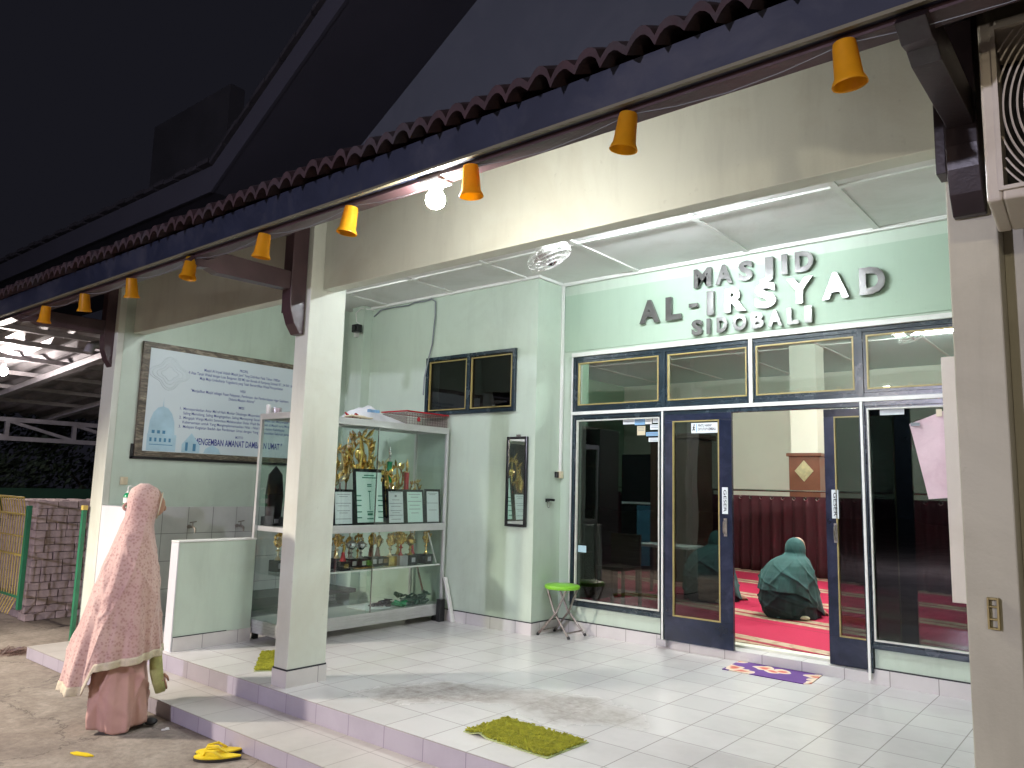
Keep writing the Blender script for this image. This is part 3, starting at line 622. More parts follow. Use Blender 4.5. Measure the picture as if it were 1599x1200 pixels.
# ------------------------------------------------------------------ name sign on the wall
SG = thing('mosque_sign', 'raised brushed steel letters MASJID AL-IRSYAD SIDOBALI above the sliding doors', 'sign', (-2.42,5.93,3.0))
ROWS = [('MASJID', 3.232, .148, [(-2.903,-2.744),(-2.705,-2.558),(-2.503,-2.384),(-2.33,-2.215),(-2.147,-2.102),(-2.042,-1.899)]),
 ('AL-IRSYAD', 2.985, .186, [(-3.43,-3.232),(-3.17,-3.023),(-2.949,-2.87),(-2.786,-2.725),(-2.627,-2.445),(-2.368,-2.195),(-2.116,-1.908),(-1.839,-1.647),(-1.572,-1.394)]),
 ('SIDOBALI', 2.822, .118, [(-2.925,-2.828),(-2.788,-2.757),(-2.698,-2.606),(-2.56,-2.443),(-2.399,-2.299),(-2.263,-2.151),(-2.111,-2.023),(-1.976,-1.922)])]
for word, zb, h, spans in ROWS:
    for ch, (a, b) in zip(word, spans):
        if ch == '-':
            box('letter', (a,5.885,zb+h*.40),(b,5.915,zb+h*.58), 'letter_steel', SG)
        else:
            text('letter', ch, 'letter_steel', SG, (a, 5.915, zb), WX, w=b-a, h=h, ext=.03, bold=.045)
# ------------------------------------------------------------------ profile banner on the side wall (reads along +Y)
BN = thing('profile_banner', 'large pale blue framed board with blue Indonesian text on the left wall', 'banner', (-7.08,4.2,1.69))
fb = MB()
fb.box((-7.079,3.19,1.69),(-7.045,5.24,1.745)).box((-7.079,3.19,2.685),(-7.045,5.24,2.745)).box((-7.079,3.19,1.745),(-7.045,3.262,2.685)).box((-7.079,5.17,1.745),(-7.045,5.24,2.685))
fb.build('frame', 'bark_frame', BN, bevel=.003)
box('frame_strip', (-7.079,3.165,1.665),(-7.06,3.185,1.80), 'black_matt', BN); box('frame_strip', (-7.079,3.165,1.665),(-7.06,5.25,1.688), 'black_matt', BN)
box('sheet', (-7.078,3.255,1.74),(-7.040,5.175,2.69), 'banner_sheet', BN)
def bl(s, yc, z, w, h, mat='ink_blue', bold=.0, name='text_line', left=None):
    y = left if left is not None else yc
    text(name, s, mat, BN, (-7.0395, y, z), WY, w=w, h=h, bold=bold, align='LEFT' if left is not None else 'CENTER')
yc = 4.212
bl('PROFIL', yc, 2.580, .095, .026, bold=.015)
bl("Masjid Al Irsyad Adalah Masjid Jami' Yang Didirikan Pada Tahun 1980an", yc, 2.538, .85, .027, bold=.01)
bl('di Atas Tanah Wakaf dengan Luas Bangunan 300 M2 dan Berada di Kampung Sidobali RT. 24 RW. 06', yc, 2.495, 1.17, .027, bold=.01)
bl('Muja Muju Umbulharjo Yogyakarta yang Telah Bersertifikat Wakaf Persyarikatan', yc, 2.452, .93, .027, bold=.01)
bl('VISI', yc, 2.374, .06, .026, bold=.015)
bl('"Menjadikan Masjid sebagai Pusat Pelayanan, Pembinaan, dan Pemberdayaan Agar Sejahtera', yc, 2.326, 1.09, .027, bold=.01)
bl('Didunia Maupun Akhirat"', yc, 2.283, .29, .027, bold=.01)
bl('MISI', yc, 2.206, .06, .026, bold=.015)
for s, z, w in (('1.  Memasyarakatkan Amar Ma\'ruf Nahi Munkar Dikalangan Masyarakat Melalui Pengajian dan Dakwah', 2.145, 1.22), ('     Saling Menolong, Saling Mengingatkan, Saling Menyayangi Sesama Jamaah dan Masyarakat', 2.103, 1.16),
                ('2.  Mengajak Warga Muslim Senantiasa Melaksanakan Shalat Wajib Berjamaah di Masjid serta Menjaga', 2.060, 1.25), ('     Kebersamaan untuk Yang Mengimplementasikan Nilai - Nilai Islam dalam Kehidupan', 2.018, 1.12),
                ('3.  Melayani Kegiatan Ibadah dan Pembinaan Umat dengan Yang Menyejukkan Seluruh Jamaah', 1.975, 1.24)):
    text('text_line', s.strip(), 'ink_blue', BN, (-7.0395, 3.575 + (.035 if s.startswith(' ') else 0), z), WY, w=w, h=.026, bold=.008)
bl('MOTTO', yc, 1.908, .085, .024, bold=.012)
bl('" MENGEMBAN AMANAT DAMBAAN UMAT "', yc, 1.825, 1.0, .062, bold=.02)
# mosque silhouettes and the corner ornament printed on the sheet
mp = MB()
def dome(yc, z0, r, hh):
    p = [(yc-r, z0)]; 
    for i in range(9): a = PI*(1-i/8); p.append((yc+r*math.cos(a), z0+hh*math.sin(a)**.8 if 0 < i < 8 else z0+.001))
    return p[1:]
X = -7.0393
mp.prism([(3.285,1.745),(3.56,1.745),(3.56,1.90),(3.285,1.90)], X, X+.0006, 'x')
mp.prism(dome(3.415,1.9,.125,.26), X, X+.0006, 'x'); mp.prism([(3.410,2.15),(3.42,2.15),(3.415,2.24)], X, X+.0006, 'x')
mp.prism([(3.62,1.745),(3.80,1.745),(3.80,1.82),(3.71,1.93),(3.62,1.82)], X, X+.0006, 'x'); mp.prism([(3.84,1.745),(4.02,1.745),(4.0,1.79),(3.93,1.83),(3.86,1.79)], X, X+.0006, 'x')
mp.build('printed_mosque', 'sheet_blue', BN)
mp = MB()
for q in range(5): mp.box((X,3.31+q*.045,1.83),(X+.001,3.33+q*.045,1.865))
for q in range(3): mp.box((X,3.325+q*.05,1.905),(X+.001,3.352+q*.05,1.935))
mp.box((X,3.31,1.80),(X+.001,3.53,1.806)); mp.box((X,3.655,1.76),(X+.001,3.68,1.84)).box((X,3.73,1.76),(X+.001,3.76,1.83)); mp.build('printed_windows', 'sheet_blue_dark', BN)
og = MB()
for r0 in (.07,.105,.14,.165): og.tube([(X,3.45+r0*math.cos(a)*(1+.18*math.cos(4*a)),2.47+r0*.8*math.sin(a)*(1+.18*math.cos(4*a))) for a in [2*PI*i/40 for i in range(40)]], .0035, 4, closed=True)
og.build('printed_ornament', 'sheet_motif', BN)
# ------------------------------------------------------------------ showcase
SC = thing('display_cabinet', 'tall aluminium and glass showcase full of trophies standing against the window wall', 'cabinet', (-5.6,4.6,0.21))
x0, x1, y0, y1 = -5.83, -5.36, 3.67, 5.50
f = MB()
for x in (x0, x1-.028):
    for y in (y0, y1-.028): f.box((x,y,0.27),(x+.028,y+.028,2.045))
f.box((x0,y0,0.27),(x1,y1,0.375)); 
f.box((x0,y0,2.045),(x1,y1,2.065))
for z0_, z1_ in ((2.005,2.045),(1.07,1.135)):
    f.box((x1-.03,y0+.028,z0_),(x1+.004,y1-.028,z1_)); 
f.box((x0,y0+.028,2.015),(x0+.028,y1-.028,2.045)); f.box((x0+.028,y0,2.015),(x1-.028,y0+.025,2.045)); f.box((x0+.028,y1-.025,2.015),(x1-.028,y1,2.045))
f.box((x0+.028,y0+.03,1.085),(x1-.031,y1-.03,1.125))
for q in range(4): f.box((x1,y0,0.285+q*.022),(x1+.006,y1,0.297+q*.022)); f.box((x0,y0-.006,0.285+q*.022),(x1,y0,0.297+q*.022))
f.box((x1+.004,y0+.028,1.085),(x1+.008,y1-.028,1.090)).box((x1+.004,y0+.028,1.11),(x1+.008,y1-.028,1.115))
f.build('frame', 'alu', SC, bevel=.002)
for x in (x0+.03,x1-.07):
    for y in (y0+.04,y1-.08): box('foot', (x,y,0.2105),(x+.04,y+.04,0.27), 'black_matt', SC)
g1 = MB(); g1.box((x0+.032,y0+.04,0.735),(x1-.03,y1-.04,0.743)); g1.build('shelf', 'showcase_glass', SC)
e1 = MB(); e1.box((x1-.03,y0+.04,0.733),(x1-.022,y1-.04,0.747)); e1.build('shelf_edge', 'white_trim', SC)
for nm_, a, b in (('glass_side',(x0+.03,y0+.008,1.135),(x1-.03,y0+.012,2.013)),('glass_side',(x0+.03,y0+.008,0.376),(x1-.03,y0+.012,1.084)),
                  ('glass_side',(x0+.008,y0+.03,0.376),(x0+.012,y1-.03,2.013)),('glass_side',(x0+.03,y1-.012,0.376),(x1-.03,y1-.008,2.013))):
    box(nm_, a, b, 'showcase_glass', SC)
for z0_, z1_ in ((0.376,1.069),(1.136,2.004)):
    for ya, yb, xx in ((y0+.03,4.60,x1-.014),(4.55,y1-.03,x1-.024)):
        p = box('sliding_glass', (xx,ya,z0_),(xx+.004,yb,z1_), 'showcase_glass', SC)
    box('glass_edge', (x1-.015,4.594,z0_),(x1-.006,4.602,z1_), 'steel', SC)
# certificates leaning on the middle deck
def cert(ya, yb, zt, lean, label, mat='paper', kind=0):
    zb = 1.126; t = thing('certificate', label, 'certificate', (-5.43,(ya+yb)/2,zb), 'framed certificates in the showcase')
    mt = Matrix.Translation((-5.40,ya,zb)) @ Matrix.Rotation(-lean, 4, 'Y')
    W_, H_ = yb-ya, (zt-zb); e = .022 if kind != 1 else .03
    a = MB(); a.box((-.012,0,0),(0,W_,e), mt).box((-.012,0,H_-e),(0,W_,H_), mt).box((-.012,0,e),(0,e,H_-e), mt).box((-.012,W_-e,e),(0,W_,H_-e), mt)
    a.build('frame', 'black_gloss', t)
    MB().box((-.009,e*.9,e*.9),(-.004,W_-e*.9,H_-e*.9), mt).build('sheet', mat, t)
    ln = MB(); ic = 'ink_grey'
    if kind == 1:
        ic = 'ink_green'; cy = W_/2
        for (dy, z, w_) in ((0,.88,.16),(0,.84,.22),(0,.72,.07),(0,.69,.07),(0,.60,.05),(-.36,.52,.09),(.36,.52,.09),(-.36,.44,.10),(.36,.44,.10),(-.36,.35,.09),(.36,.35,.09),(-.36,.24,.10),(0,.24,.10),(.36,.24,.10),(-.36,.14,.10),(0,.12,.10),(.36,.14,.10)):
            ln.box((-.0038,cy+dy*W_-w_*W_,z*H_-.004),(-.0032,cy+dy*W_+w_*W_,z*H_+.006), mt)
        ln.box((-.0038,cy-.004,.28*H_),(-.0032,cy+.004,.6*H_), mt); ln.box((-.0038,cy-.03,.18*H_),(-.0032,cy+.03,.22*H_), mt)
    else:
        rows = {0:(.86,.80,.62,.55,.42,.36,.20),2:(.90,.70,.60,.52,.40,.34,.27,.16),3:(.86,.78,.66,.55,.44,.33),4:(.88,.84,.60,.40)}[kind]
        for i, z in enumerate(rows):
            w_ = (.30,.20,.36,.26)[i % 4]; ln.box((-.0038,W_/2-w_*W_,z*H_-.002),(-.0032,W_/2+w_*W_,z*H_+.003), mt)
        if kind == 2: ln.box((-.0038,W_/2-.012,.78*H_),(-.0032,W_/2+.012,.84*H_), mt)
    ln.build('print_lines', ic, t)
cert(4.17,4.40,1.445,.10,'black framed white certificate at the near end of the showcase row')
cert(4.405,4.765,1.635,.13,'tall black framed green structure chart standing above the other certificates','paper_green',1)
cert(4.78,5.005,1.455,.11,'framed certificate with a small emblem right of the tall green chart','paper',2)
cert(5.012,5.255,1.455,.12,'pale green tinted framed certificate second from the far end','paper_green',3)
cert(5.262,5.47,1.462,.09,'bluish white framed certificate at the far end of the row','paper',4)
# trophies
def trophy(x, y, z, h, label, kind='cup', acc='red_gloss', base='black_gloss', met='gold', bw=.05, bf=.11):
    t = thing('trophy', label, 'trophy', (x,y,z), 'trophies in the showcase')
    bh = bf*h+.02
    MB().box((x-bw,y-bw,z+.001),(x+bw,y+bw,z+bh)).build('base', base, t, bevel=.003)
    box('plate', (x+bw,y-bw*.45,z+.3*bh),(x+bw+.002,y+bw*.45,z+.75*bh), 'gold' if ('gold fronted' in label or 'yellow' in label) else 'galvanised', t)
    T = Matrix.Translation((x,y,z+bh)); H = h-bh; r = bw
    if kind == 'cup':
        MB().lathe([(r*.6,0),(r*.5,.04*H),(r*.18,.12*H),(r*.16,.22*H),(r*.4,.26*H),(r*.16,.30*H),(r*.14,.38*H)], 12, T).build('stem', acc, t, smooth=True)
        c = MB(); c.lathe([(r*.14,.38*H),(r*.5,.44*H),(r*.85,.60*H),(r*.95,.70*H),(r*.88,.70*H),(r*.7,.58*H)], 14, T, cap=False)
        for s in (-1,1): c.tube([(x,y+s*r*.8,z+bh+.66*H),(x,y+s*r*1.35,z+bh+.66*H),(x,y+s*r*1.3,z+bh+.54*H),(x,y+s*r*.65,z+bh+.50*H)], r*.09, 6)
        c.build('cup', met, t, smooth=True)
        MB().lathe([(r*.8,.70*H),(r*.5,.78*H),(r*.12,.82*H),(r*.1,.9*H),(r*.22,.94*H),(.001,H)], 12, T).build('lid', met, t, smooth=True)
    elif kind == 'wreath':
        MB().lathe([(r*.55,0),(r*.4,.05*H),(r*.15,.15*H),(r*.15,.3*H),(r*.5,.34*H),(r*.2,.38*H),(r*.15,.46*H)], 12, T).build('stem', acc, t, smooth=True)
        c = MB(); R_ = .22*H; zc = z+bh+.70*H
        c.tube([(x,y+R_*.72*math.cos(a),zc+R_*math.sin(a)) for a in [2*PI*i/18 for i in range(18)]], r*.16, 6, closed=True); c.sphere((x,y,zc), R_*.36, 10, 7, (.35,1,1))
        for i in range(9):
            for s in (-1,1):
                a = -1.3+2.7*i/8; p0 = (x,y+s*R_*.72*math.cos(a),zc+R_*math.sin(a)); kq = .10+.42*((i*5+(3 if s > 0 else 0)+int(y*100))%7)/6; q = (x+.004+.01*(i%3),p0[1]+s*R_*kq*(.6+.5*(i%2)),p0[2]+R_*(kq+.12))
                c.tube([p0,tuple((m+n)/2+(.003 if k_==0 else 0) for k_,(m,n) in enumerate(zip(p0,q))),q],[r*.10,r*.30,r*.03],5)
        c.tube([(x,y,zc-R_*.9),(x+.005,y+R_*.1,zc),(x,y-R_*.05,zc+R_*1.25)],[r*.2,r*.3,r*.06],7)
        c.build('wreath', met, t, smooth=True)
    elif kind == 'column':
        MB().lathe([(r*.6,0),(r*.5,.03*H),(r*.3,.06*H),(r*.28,.36*H),(r*.5,.40*H),(r*.46,.445*H)], 14, T).build('stem', met, t, smooth=True)
        MB().lathe([(r*.46,.446*H),(r*.46,.73*H),(r*.55,.735*H),(r*.5,.75*H)], 14, T).build('column', acc, t, smooth=True)
        MB().lathe([(r*.3,.751*H),(r*.16,.78*H),(r*.32,.81*H),(r*.14,.85*H),(r*.30,.88*H),(r*.26,.93*H),(r*.10,.96*H),(.001,H)], 10, T).sphere((x,y+r*.3,z+bh+.86*H), r*.2, 8, 5).build('figure', met, t, smooth=True)
    elif kind == 'figure':
        MB().lathe([(r*.62,0),(r*.5,.06*H),(r*.28,.34*H),(r*.34,.38*H),(r*.14,.44*H)], 12, T).build('stem', acc, t, smooth=True)
        c = MB(); zz = z+bh
        c.tube([(x,y,zz+.42*H),(x,y+.01,zz+.62*H),(x,y,zz+.80*H)], [r*.2,r*.28,r*.18], 8); c.sphere((x,y,zz+.87*H), r*.17, 8, 6)
        c.tube([(x,y,zz+.76*H),(x,y+r*.5,zz+.82*H),(x,y+r*.55,zz+H)], r*.08, 6); c.tube([(x,y,zz+.76*H),(x,y-r*.5,zz+.68*H),(x,y-r*.7,zz+.80*H)], r*.08, 6)
        c.build('figure', met, t, smooth=True)
    elif kind == 'plaque':
        c = MB(); c.prism([(y-.075,z+bh),(y+.075,z+bh),(y+.085,z+.5*h),(y+.065,z+.85*h),(y,z+h),(y-.065,z+.85*h),(y-.085,z+.5*h)], x-.008, x+.008, 'x'); c.build('plaque', acc, t, bevel=.002)
    return t
up = 1.127; lo = 0.744
trophy(-5.56,4.28,up,.72,'gold cup trophy with open loops on top beside the near certificate','wreath','red_gloss',met='gold',bw=.05)
trophy(-5.66,4.42,up,.70,'dull gold oval loop trophy behind the tall green chart','wreath','cladding_brown',met='pale_gold',bw=.045)
trophy(-5.60,4.58,up,.86,'largest gold trophy with leafy top above the tall green chart','wreath','gold',met='gold',bw=.075)
trophy(-5.68,4.80,up,.78,'pale gold trophy just behind the green column trophy','figure','cladding_brown',met='pale_gold',bw=.045)
trophy(-5.50,4.86,up,.74,'slim trophy with bright green column','column','green_gloss',met='chrome',bw=.05)
trophy(-5.60,5.00,up,.32,'small silver cup right of the green column trophy','cup','chrome',met='chrome',bw=.035)
trophy(-5.52,5.10,up,.62,'red and gold pointed trophy right of the green column','column','red_gloss',met='gold',bw=.05)
trophy(-5.52,5.21,up,.42,'short gold wreath trophy beside the red and gold one','wreath','gold',met='gold',bw=.035)
for (x, y, h, k, a, lb) in ((-5.50,4.21,.60,'cup','red_gloss','gold lidded cup with red stem half behind the left column'),(-5.70,4.33,.78,'figure','gold','tall gold figure at the back left of the upper deck'),
   (-5.70,4.52,.80,'cup','cladding_brown','bronze stemmed gold cup left behind the largest trophy'),(-5.52,4.49,.66,'figure','gold','gold figure peeking over the left edge of the tall green chart'),
   (-5.52,4.67,.64,'cup','gold','gold cup peeking over the right half of the tall green chart'),(-5.70,4.69,.82,'wreath','gold','gold wreath trophy behind the right half of the green chart'),
   (-5.68,4.94,.60,'wreath','pale_gold','pale wreath trophy between the green and the red columns'),(-5.66,5.12,.52,'figure','gold','gold figure behind the red and gold pointed trophy'),(-5.66,5.22,.44,'cup','gold','small gold cup at the back right of the upper deck')):
    trophy(x, y, up, h, lb, k, a, met='gold' if a != 'pale_gold' else 'pale_gold', bw=.05)
for (x, y, h, k, a, lb) in ((-5.47,4.81,.50,'wreath','gold','low gold wreath between the green chart and the green column'),(-5.60,4.90,.56,'cup','red_gloss','red stemmed gold cup just behind the green column'),(-5.62,5.06,.58,'wreath','gold','mid gold wreath left of the red and gold pointed trophy'),(-5.58,5.16,.50,'figure','gold','gold figure just right of the red and gold pointed trophy'),(-5.62,4.25,.50,'figure','red_gloss','low red and gold figure behind the nearest certificate')):
    trophy(x, y, up, h, lb, k, a, bw=.05)
for q, (x, y, h) in enumerate(((-5.55,5.275,.30),(-5.60,5.33,.27),(-5.52,5.38,.24),(-5.58,5.43,.22))):
    trophy(x, y, up, h, ['first small pale gold wreath trophy left in the far row','second small pale gold trophy in the far row','third small pale gold trophy in the far row','smallest pale gold trophy at the very far end'][q], 'wreath', 'pale_gold', met='pale_gold', bw=.026)
trophy(-5.74,3.80,up,.50,'dark upright plaque behind the narrow side glass','plaque','black_gloss',bw=.07)
trophy(-5.58,3.84,up,.50,'gold and red figure trophy behind the narrow side glass','figure','red_gloss',met='gold',bw=.055)
trophy(-5.50,3.98,up,.42,'dark based gold cup near the left end of the upper deck','cup','black_gloss',met='gold',bw=.05)
low = [(-5.72,3.86,.32,'wreath','pale_gold','left rear pale trophy on the lower shelf near end'),(-5.58,3.90,.30,'wreath','gold','round topped gold trophy on the lower shelf behind the side glass'),
 (-5.46,4.34,.26,'figure','red_gloss','single figure trophy with gold fronted base on the lower shelf'),(-5.62,4.40,.30,'wreath','pale_gold','dim gold trophy behind the single figure on the lower shelf'),
 (-5.56,4.51,.28,'cup','chrome','first silver topped trophy with black base on the lower shelf'),(-5.56,4.62,.27,'cup','chrome','second silver topped trophy with black base beside the glass edge'),
 (-5.58,4.76,.30,'wreath','cladding_brown','dark brown and gold trophy right of the glass edge on the lower shelf'),(-5.60,4.85,.28,'figure','cladding_brown','small dim figure trophy left of the pale disc trophy'),
 (-5.52,4.93,.29,'wreath','pale_gold','pale disc trophy with yellow base on the lower shelf'),(-5.48,5.03,.31,'wreath','red_gloss','disc topped gold trophy with red ribbon on a silver grey base'),
 (-5.58,5.08,.31,'wreath','gold','bright gold disc trophy behind the ribboned one'),(-5.50,5.17,.30,'cup','gold','gold cup trophy left of the far black bases'),
 (-5.56,5.25,.31,'figure','red_gloss','red stemmed gold figure trophy near the far end of the lower shelf'),(-5.48,5.36,.31,'wreath','gold','last gold trophy on the lower shelf beside the white rod')]
for q in range(9): trophy(-5.68-.03*(q%2), 4.33+q*.125, lo, .29+.015*(q%3), 'dim gold trophy in the back row of the lower shelf', ('wreath','figure','cup')[q%3], ('cladding_brown','gold')[q%2], met='gold', bw=.04)
for (x, y, h, k, a, lb) in low: trophy(x, y, lo, h, lb, k, a, 'gold' if 'yellow' in lb else ('galvanised' if 'silver grey' in lb else 'black_gloss'), 'chrome' if a == 'chrome' else 'gold', .05, .24)
md = MB()
for q in range(6):
    y = 4.45+.03*q; md.tube([(-5.45,y,lo+.012),(-5.40+.01*(q%2),y+.03,lo+.016),(-5.43,y+.07,lo+.012)], .006, 6)
tag(md.build('medals', 'gold', smooth=True), 'loose tangle of gold medals lying on the lower shelf', 'medals')
rd = MB(); rd.bar((-5.42,5.32,lo+.30),(-5.42,5.44,lo+.012),.012,.008); tag(rd.build('white_rod', 'white_plastic'), 'thin white rod leaning at the far end of the lower shelf', 'rod')
pk = MB(); pk.bar((-5.60,5.36,.72),(-5.55,5.44,.378),.05,.012); tag(pk.build('wooden_board', 'cladding_brown'), 'brown wooden slat leaning in the bottom of the showcase', 'slat')
# cloth bundles at the bottom of the case
def lump(c, r, n, seed, sc):
    random.seed(seed); mb = MB()
    for i in range(n):
        p = (c[0]+random.uniform(-1,1)*r[0], c[1]+random.uniform(-1,1)*r[1], c[2]+random.uniform(0,1)*r[2]); s = sc*random.uniform(.6,1.1)
        q = [(p[0]+random.uniform(-1,1)*s, p[1]+random.uniform(-1,1)*s*1.6, max(c[2]+.006, p[2]+random.uniform(-.5,.5)*s)) for _ in range(4)]
        mb.tube(q, [s*.18, s*.36, s*.36, s*.12], 6)
    return mb
tag(lump((-5.52,5.24,.378),(.08,.12,.09),26,3,.055).build('plastic_bundle','plastic_dark_green',smooth=True), 'crumpled dark green plastic bundle in the bottom right of the showcase', 'bundle')
tag(lump((-5.48,5.02,.378),(.06,.06,.03),10,5,.045).build('green_net','green_gloss',smooth=True), 'small bright green net cloth beside the dark bundle', 'cloth')
tag(lump((-5.55,4.90,.378),(.06,.09,.03),10,8,.05).build('folded_cloth','black_matt',smooth=True), 'flat black cloth left of the green net in the showcase', 'cloth')
sh = MB(); sh.box((-5.72,4.62,.3765),(-5.45,5.05,.384)); tag(sh.build('paper_sheets','paper'), 'white paper sheets flat on the showcase floor', 'paper')
# on top of the showcase
tp = 2.066
bg = MB()
prof = [(-5.72,4.52),(-5.42,4.50),(-5.40,4.86),(-5.70,4.90)]
import itertools
NX, NY = 16, 10; V = []
random.seed(11)
for j in range(NY+1):
    for i in range(NX+1):
        u_, v_ = i/NX, j/NY; x = lerp(-5.74,-5.40,v_); y = lerp(4.38,4.96,u_); e_ = math.sin(PI*u_)**.6*math.sin(PI*v_)**.7 if 0<i<NX and 0<j<NY else 0
        V.append((x, y+.01*math.sin(9*v_), tp+.002+e_*(.19*(1-u_*.75)+.018*math.sin(11*u_+5*v_)+.012*random.uniform(-1,1))))
F = [(j*(NX+1)+i, j*(NX+1)+i+1, (j+1)*(NX+1)+i+1, (j+1)*(NX+1)+i) for j in range(NY) for i in range(NX)]
F.append(tuple(range(NX+1))[::-1]); bg.add(V, F)
bag = tag(bg.build('plastic_bag','bag_white',smooth='all'), 'crumpled white plastic bag with blue print on top of the showcase', 'bag')
bp_ = MB()
for q in range(4): bp_.box((-5.43,4.50+q*.035,tp+.075),(-5.41,4.525+q*.035,tp+.10))
bp_.build('blue_print','sticker_blue',bag)
BK = thing('mesh_basket', 'clear lidded basket with red rim at the far end of the showcase top', 'basket', (-5.55,5.22,tp))
r_ = MB(); r_.box((-5.729,4.951,tp+.120),(-5.391,5.489,tp+.126)); r_.build('lid','smoky_plastic',BK)
r_ = ring(0,0,0,0,0,0,0) if False else MB(); r_.box((-5.745,4.935,tp+.118),(-5.375,4.95,tp+.1315)).box((-5.745,5.49,tp+.118),(-5.375,5.505,tp+.1315)).box((-5.745,4.95,tp+.118),(-5.73,5.49,tp+.1315)).box((-5.39,4.95,tp+.118),(-5.375,5.49,tp+.1315)); r_.build('rim','red_gloss',BK)
r_ = MB()
for q in range(17): y = 4.95+q*.034; r_.box((-5.392,y,tp+.001),(-5.389,y+.004,tp+.112)); 
for q in range(5): r_.box((-5.392,4.95,tp+.01+q*.024),(-5.389,5.495,tp+.014+q*.024))
for x in (-5.74,): r_.box((x,4.95,tp+.001),(x+.004,5.495,tp+.112))
for y in (4.946,5.492): r_.box((-5.74,y,tp+.001),(-5.39,y+.004,tp+.112))
r_.build('mesh_wall','smoky_plastic',BK)
lb_ = MB(); lb_.lathe([(.022,0),(.022,.003)], 14, Matrix.Translation((-5.388,5.10,tp+.055)) @ Matrix.Rotation(PI/2,4,'Y')); lb_.build('round_label','red_gloss',BK)
tag(lump((-5.45,4.36,tp),(.03,.05,.03),7,21,.05).build('red_cloth','red_gloss',smooth=True), 'small dark red cloth bundle on the showcase top next to the white bag', 'cloth')
cb = MB()
for q in range(5): cb.tube([(-5.42,4.24+.03*q,tp+.012),(-5.38,4.30+.03*q,tp+.025),(-5.37,4.36+.03*q,tp+.010),(-5.40,4.42+.03*q,tp+.02)], .007, 6)
tag(cb.build('cable_coil','ivory_plastic',smooth=True), 'coiled beige cable end hanging over the showcase top edge', 'cable')
tr_ = MB(); tr_.lathe([(.045,0),(.045,.05),(.03,.05),(.03,0)], 18, Matrix.Translation((-5.70,3.74,tp+.001))); tag(tr_.build('tape_roll','smoky_plastic',smooth=True), 'clear roll of tape on the near corner of the showcase top', 'tape')
cn = MB(); cn.lathe([(.02,0),(.02,.075),(.014,.08)], 12, Matrix.Translation((-5.79,3.72,tp+.001))); tag(cn.build('small_can','white_plastic',smooth=True), 'small white can beside the tape roll on the showcase', 'can')
# board and bin beside the showcase
bd = MB(); bd.bar((-5.34,5.47,.62),(-5.22,5.50,.212),.02,.012); bd = MB(); bd.prism([(-5.345,.62),(-5.325,.62),(-5.20,.213),(-5.222,.213)], 5.47, 5.512, 'y')
tag(bd.build('leaning_board','white_plastic',bevel=.002), 'white board leaning between showcase and window wall', 'board')
bn = MB(); bn.box((-5.353,5.40,.2115),(-5.30,5.465,.42)); tag(bn.build('black_bin','black_matt',bevel=.004), 'small black box wedged behind the leaning white board', 'box')
# ------------------------------------------------------------------ things on the walls
MR = thing('wall_mirror', 'narrow black framed mirror hanging on the window wall beside the corner', 'mirror', (-4.49,5.53,1.14))
ring(-4.612,-4.372,1.145,1.965,.024,5.498,5.529).build('frame', 'black_gloss', MR, bevel=.003)
box('mirror_glass', (-4.592,5.508,1.165),(-4.392,5.514,1.945), 'mirror', MR)
box('hanger', (-4.51,5.515,1.965),(-4.465,5.529,1.985), 'steel', MR)
hk = MB(); hk.box((-4.299,5.70,1.375),(-4.285,5.715,1.405)).bar((-4.285,5.705,1.395),(-4.262,5.79,1.392),.022,.022)
HK = tag(hk.build('wall_hook','black_gloss',bevel=.002), 'small black latch hook on the green wall above the stool', 'hook')
lp = MB(); lp.tube([(-4.275,5.722+.02*math.cos(a),1.352+.03*math.sin(a)) for a in [2*PI*i/12 for i in range(12)]], .003, 5, closed=True); lp.build('wire_loop','steel',HK)
cd = MB(); cd.box((-4.298,5.895,1.66),(-4.272,5.921,3.455))
CD = tag(cd.build('cable_duct','white_trim',bevel=.002), 'white plastic cable duct running down the wall corner to a switch', 'cable duct')
SWB = thing('wall_switch', 'ivory switch box with black rocker below the white cable duct', 'switch', (-4.28,5.86,1.6))
box('box', (-4.299,5.875,1.595),(-4.26,5.925,1.66), 'ivory_plastic', SWB, bevel=.003); box('rocker', (-4.299,5.835,1.60),(-4.275,5.874,1.655), 'black_gloss', SWB, bevel=.003)
sw = MB(); sw.box((-7.079,3.10,1.43),(-7.066,3.165,1.50)); S2 = tag(sw.build('light_switch','ivory_plastic',bevel=.003), 'small ivory light switch on the left side wall under the banner', 'switch'); box('rocker',(-7.066,3.12,1.445),(-7.062,3.145,1.485),'ivory_plastic',S2)
CV = thing('security_camera', 'small black security camera on the pilaster near the ceiling', 'camera', (-6.7,5.38,3.2))
box('mount', (-6.79,5.375,3.12),(-6.73,5.409,3.22), 'white_plastic', CV, bevel=.004)
c_ = MB(); c_.box((-6.74,5.30,3.155),(-6.64,5.375,3.245)); c_.build('housing','black_gloss',CV,bevel=.01)
cl_ = MB(); cl_.lathe([(.03,0),(.03,.012),(.02,.014)], 14, Matrix.Translation((-6.69,5.30,3.20)) @ Matrix.Rotation(PI/2,4,'X')); cl_.build('lens','black_gloss',CV)
def cable(name, pts, r, mat, label, cat='cable'):
    o = MB().tube(pts, r, 6).build(name, mat, smooth=True); return tag(o, label, cat)
cable('ceiling_cable', [(-6.62,5.515,3.36),(-6.5,5.51,3.42),(-6.3,5.515,3.425),(-6.05,5.512,3.415),(-5.95,5.50,3.43),(-5.80,5.512,3.425),(-5.70,5.512,3.435),(-5.645,5.512,3.40),(-5.64,5.512,3.25),(-5.67,5.515,2.95),(-5.70,5.50,2.80),(-5.745,5.495,2.60),(-5.75,5.495,2.42)], .008, 'ink_grey', 'grey cable along the ceiling edge and down beside the window')
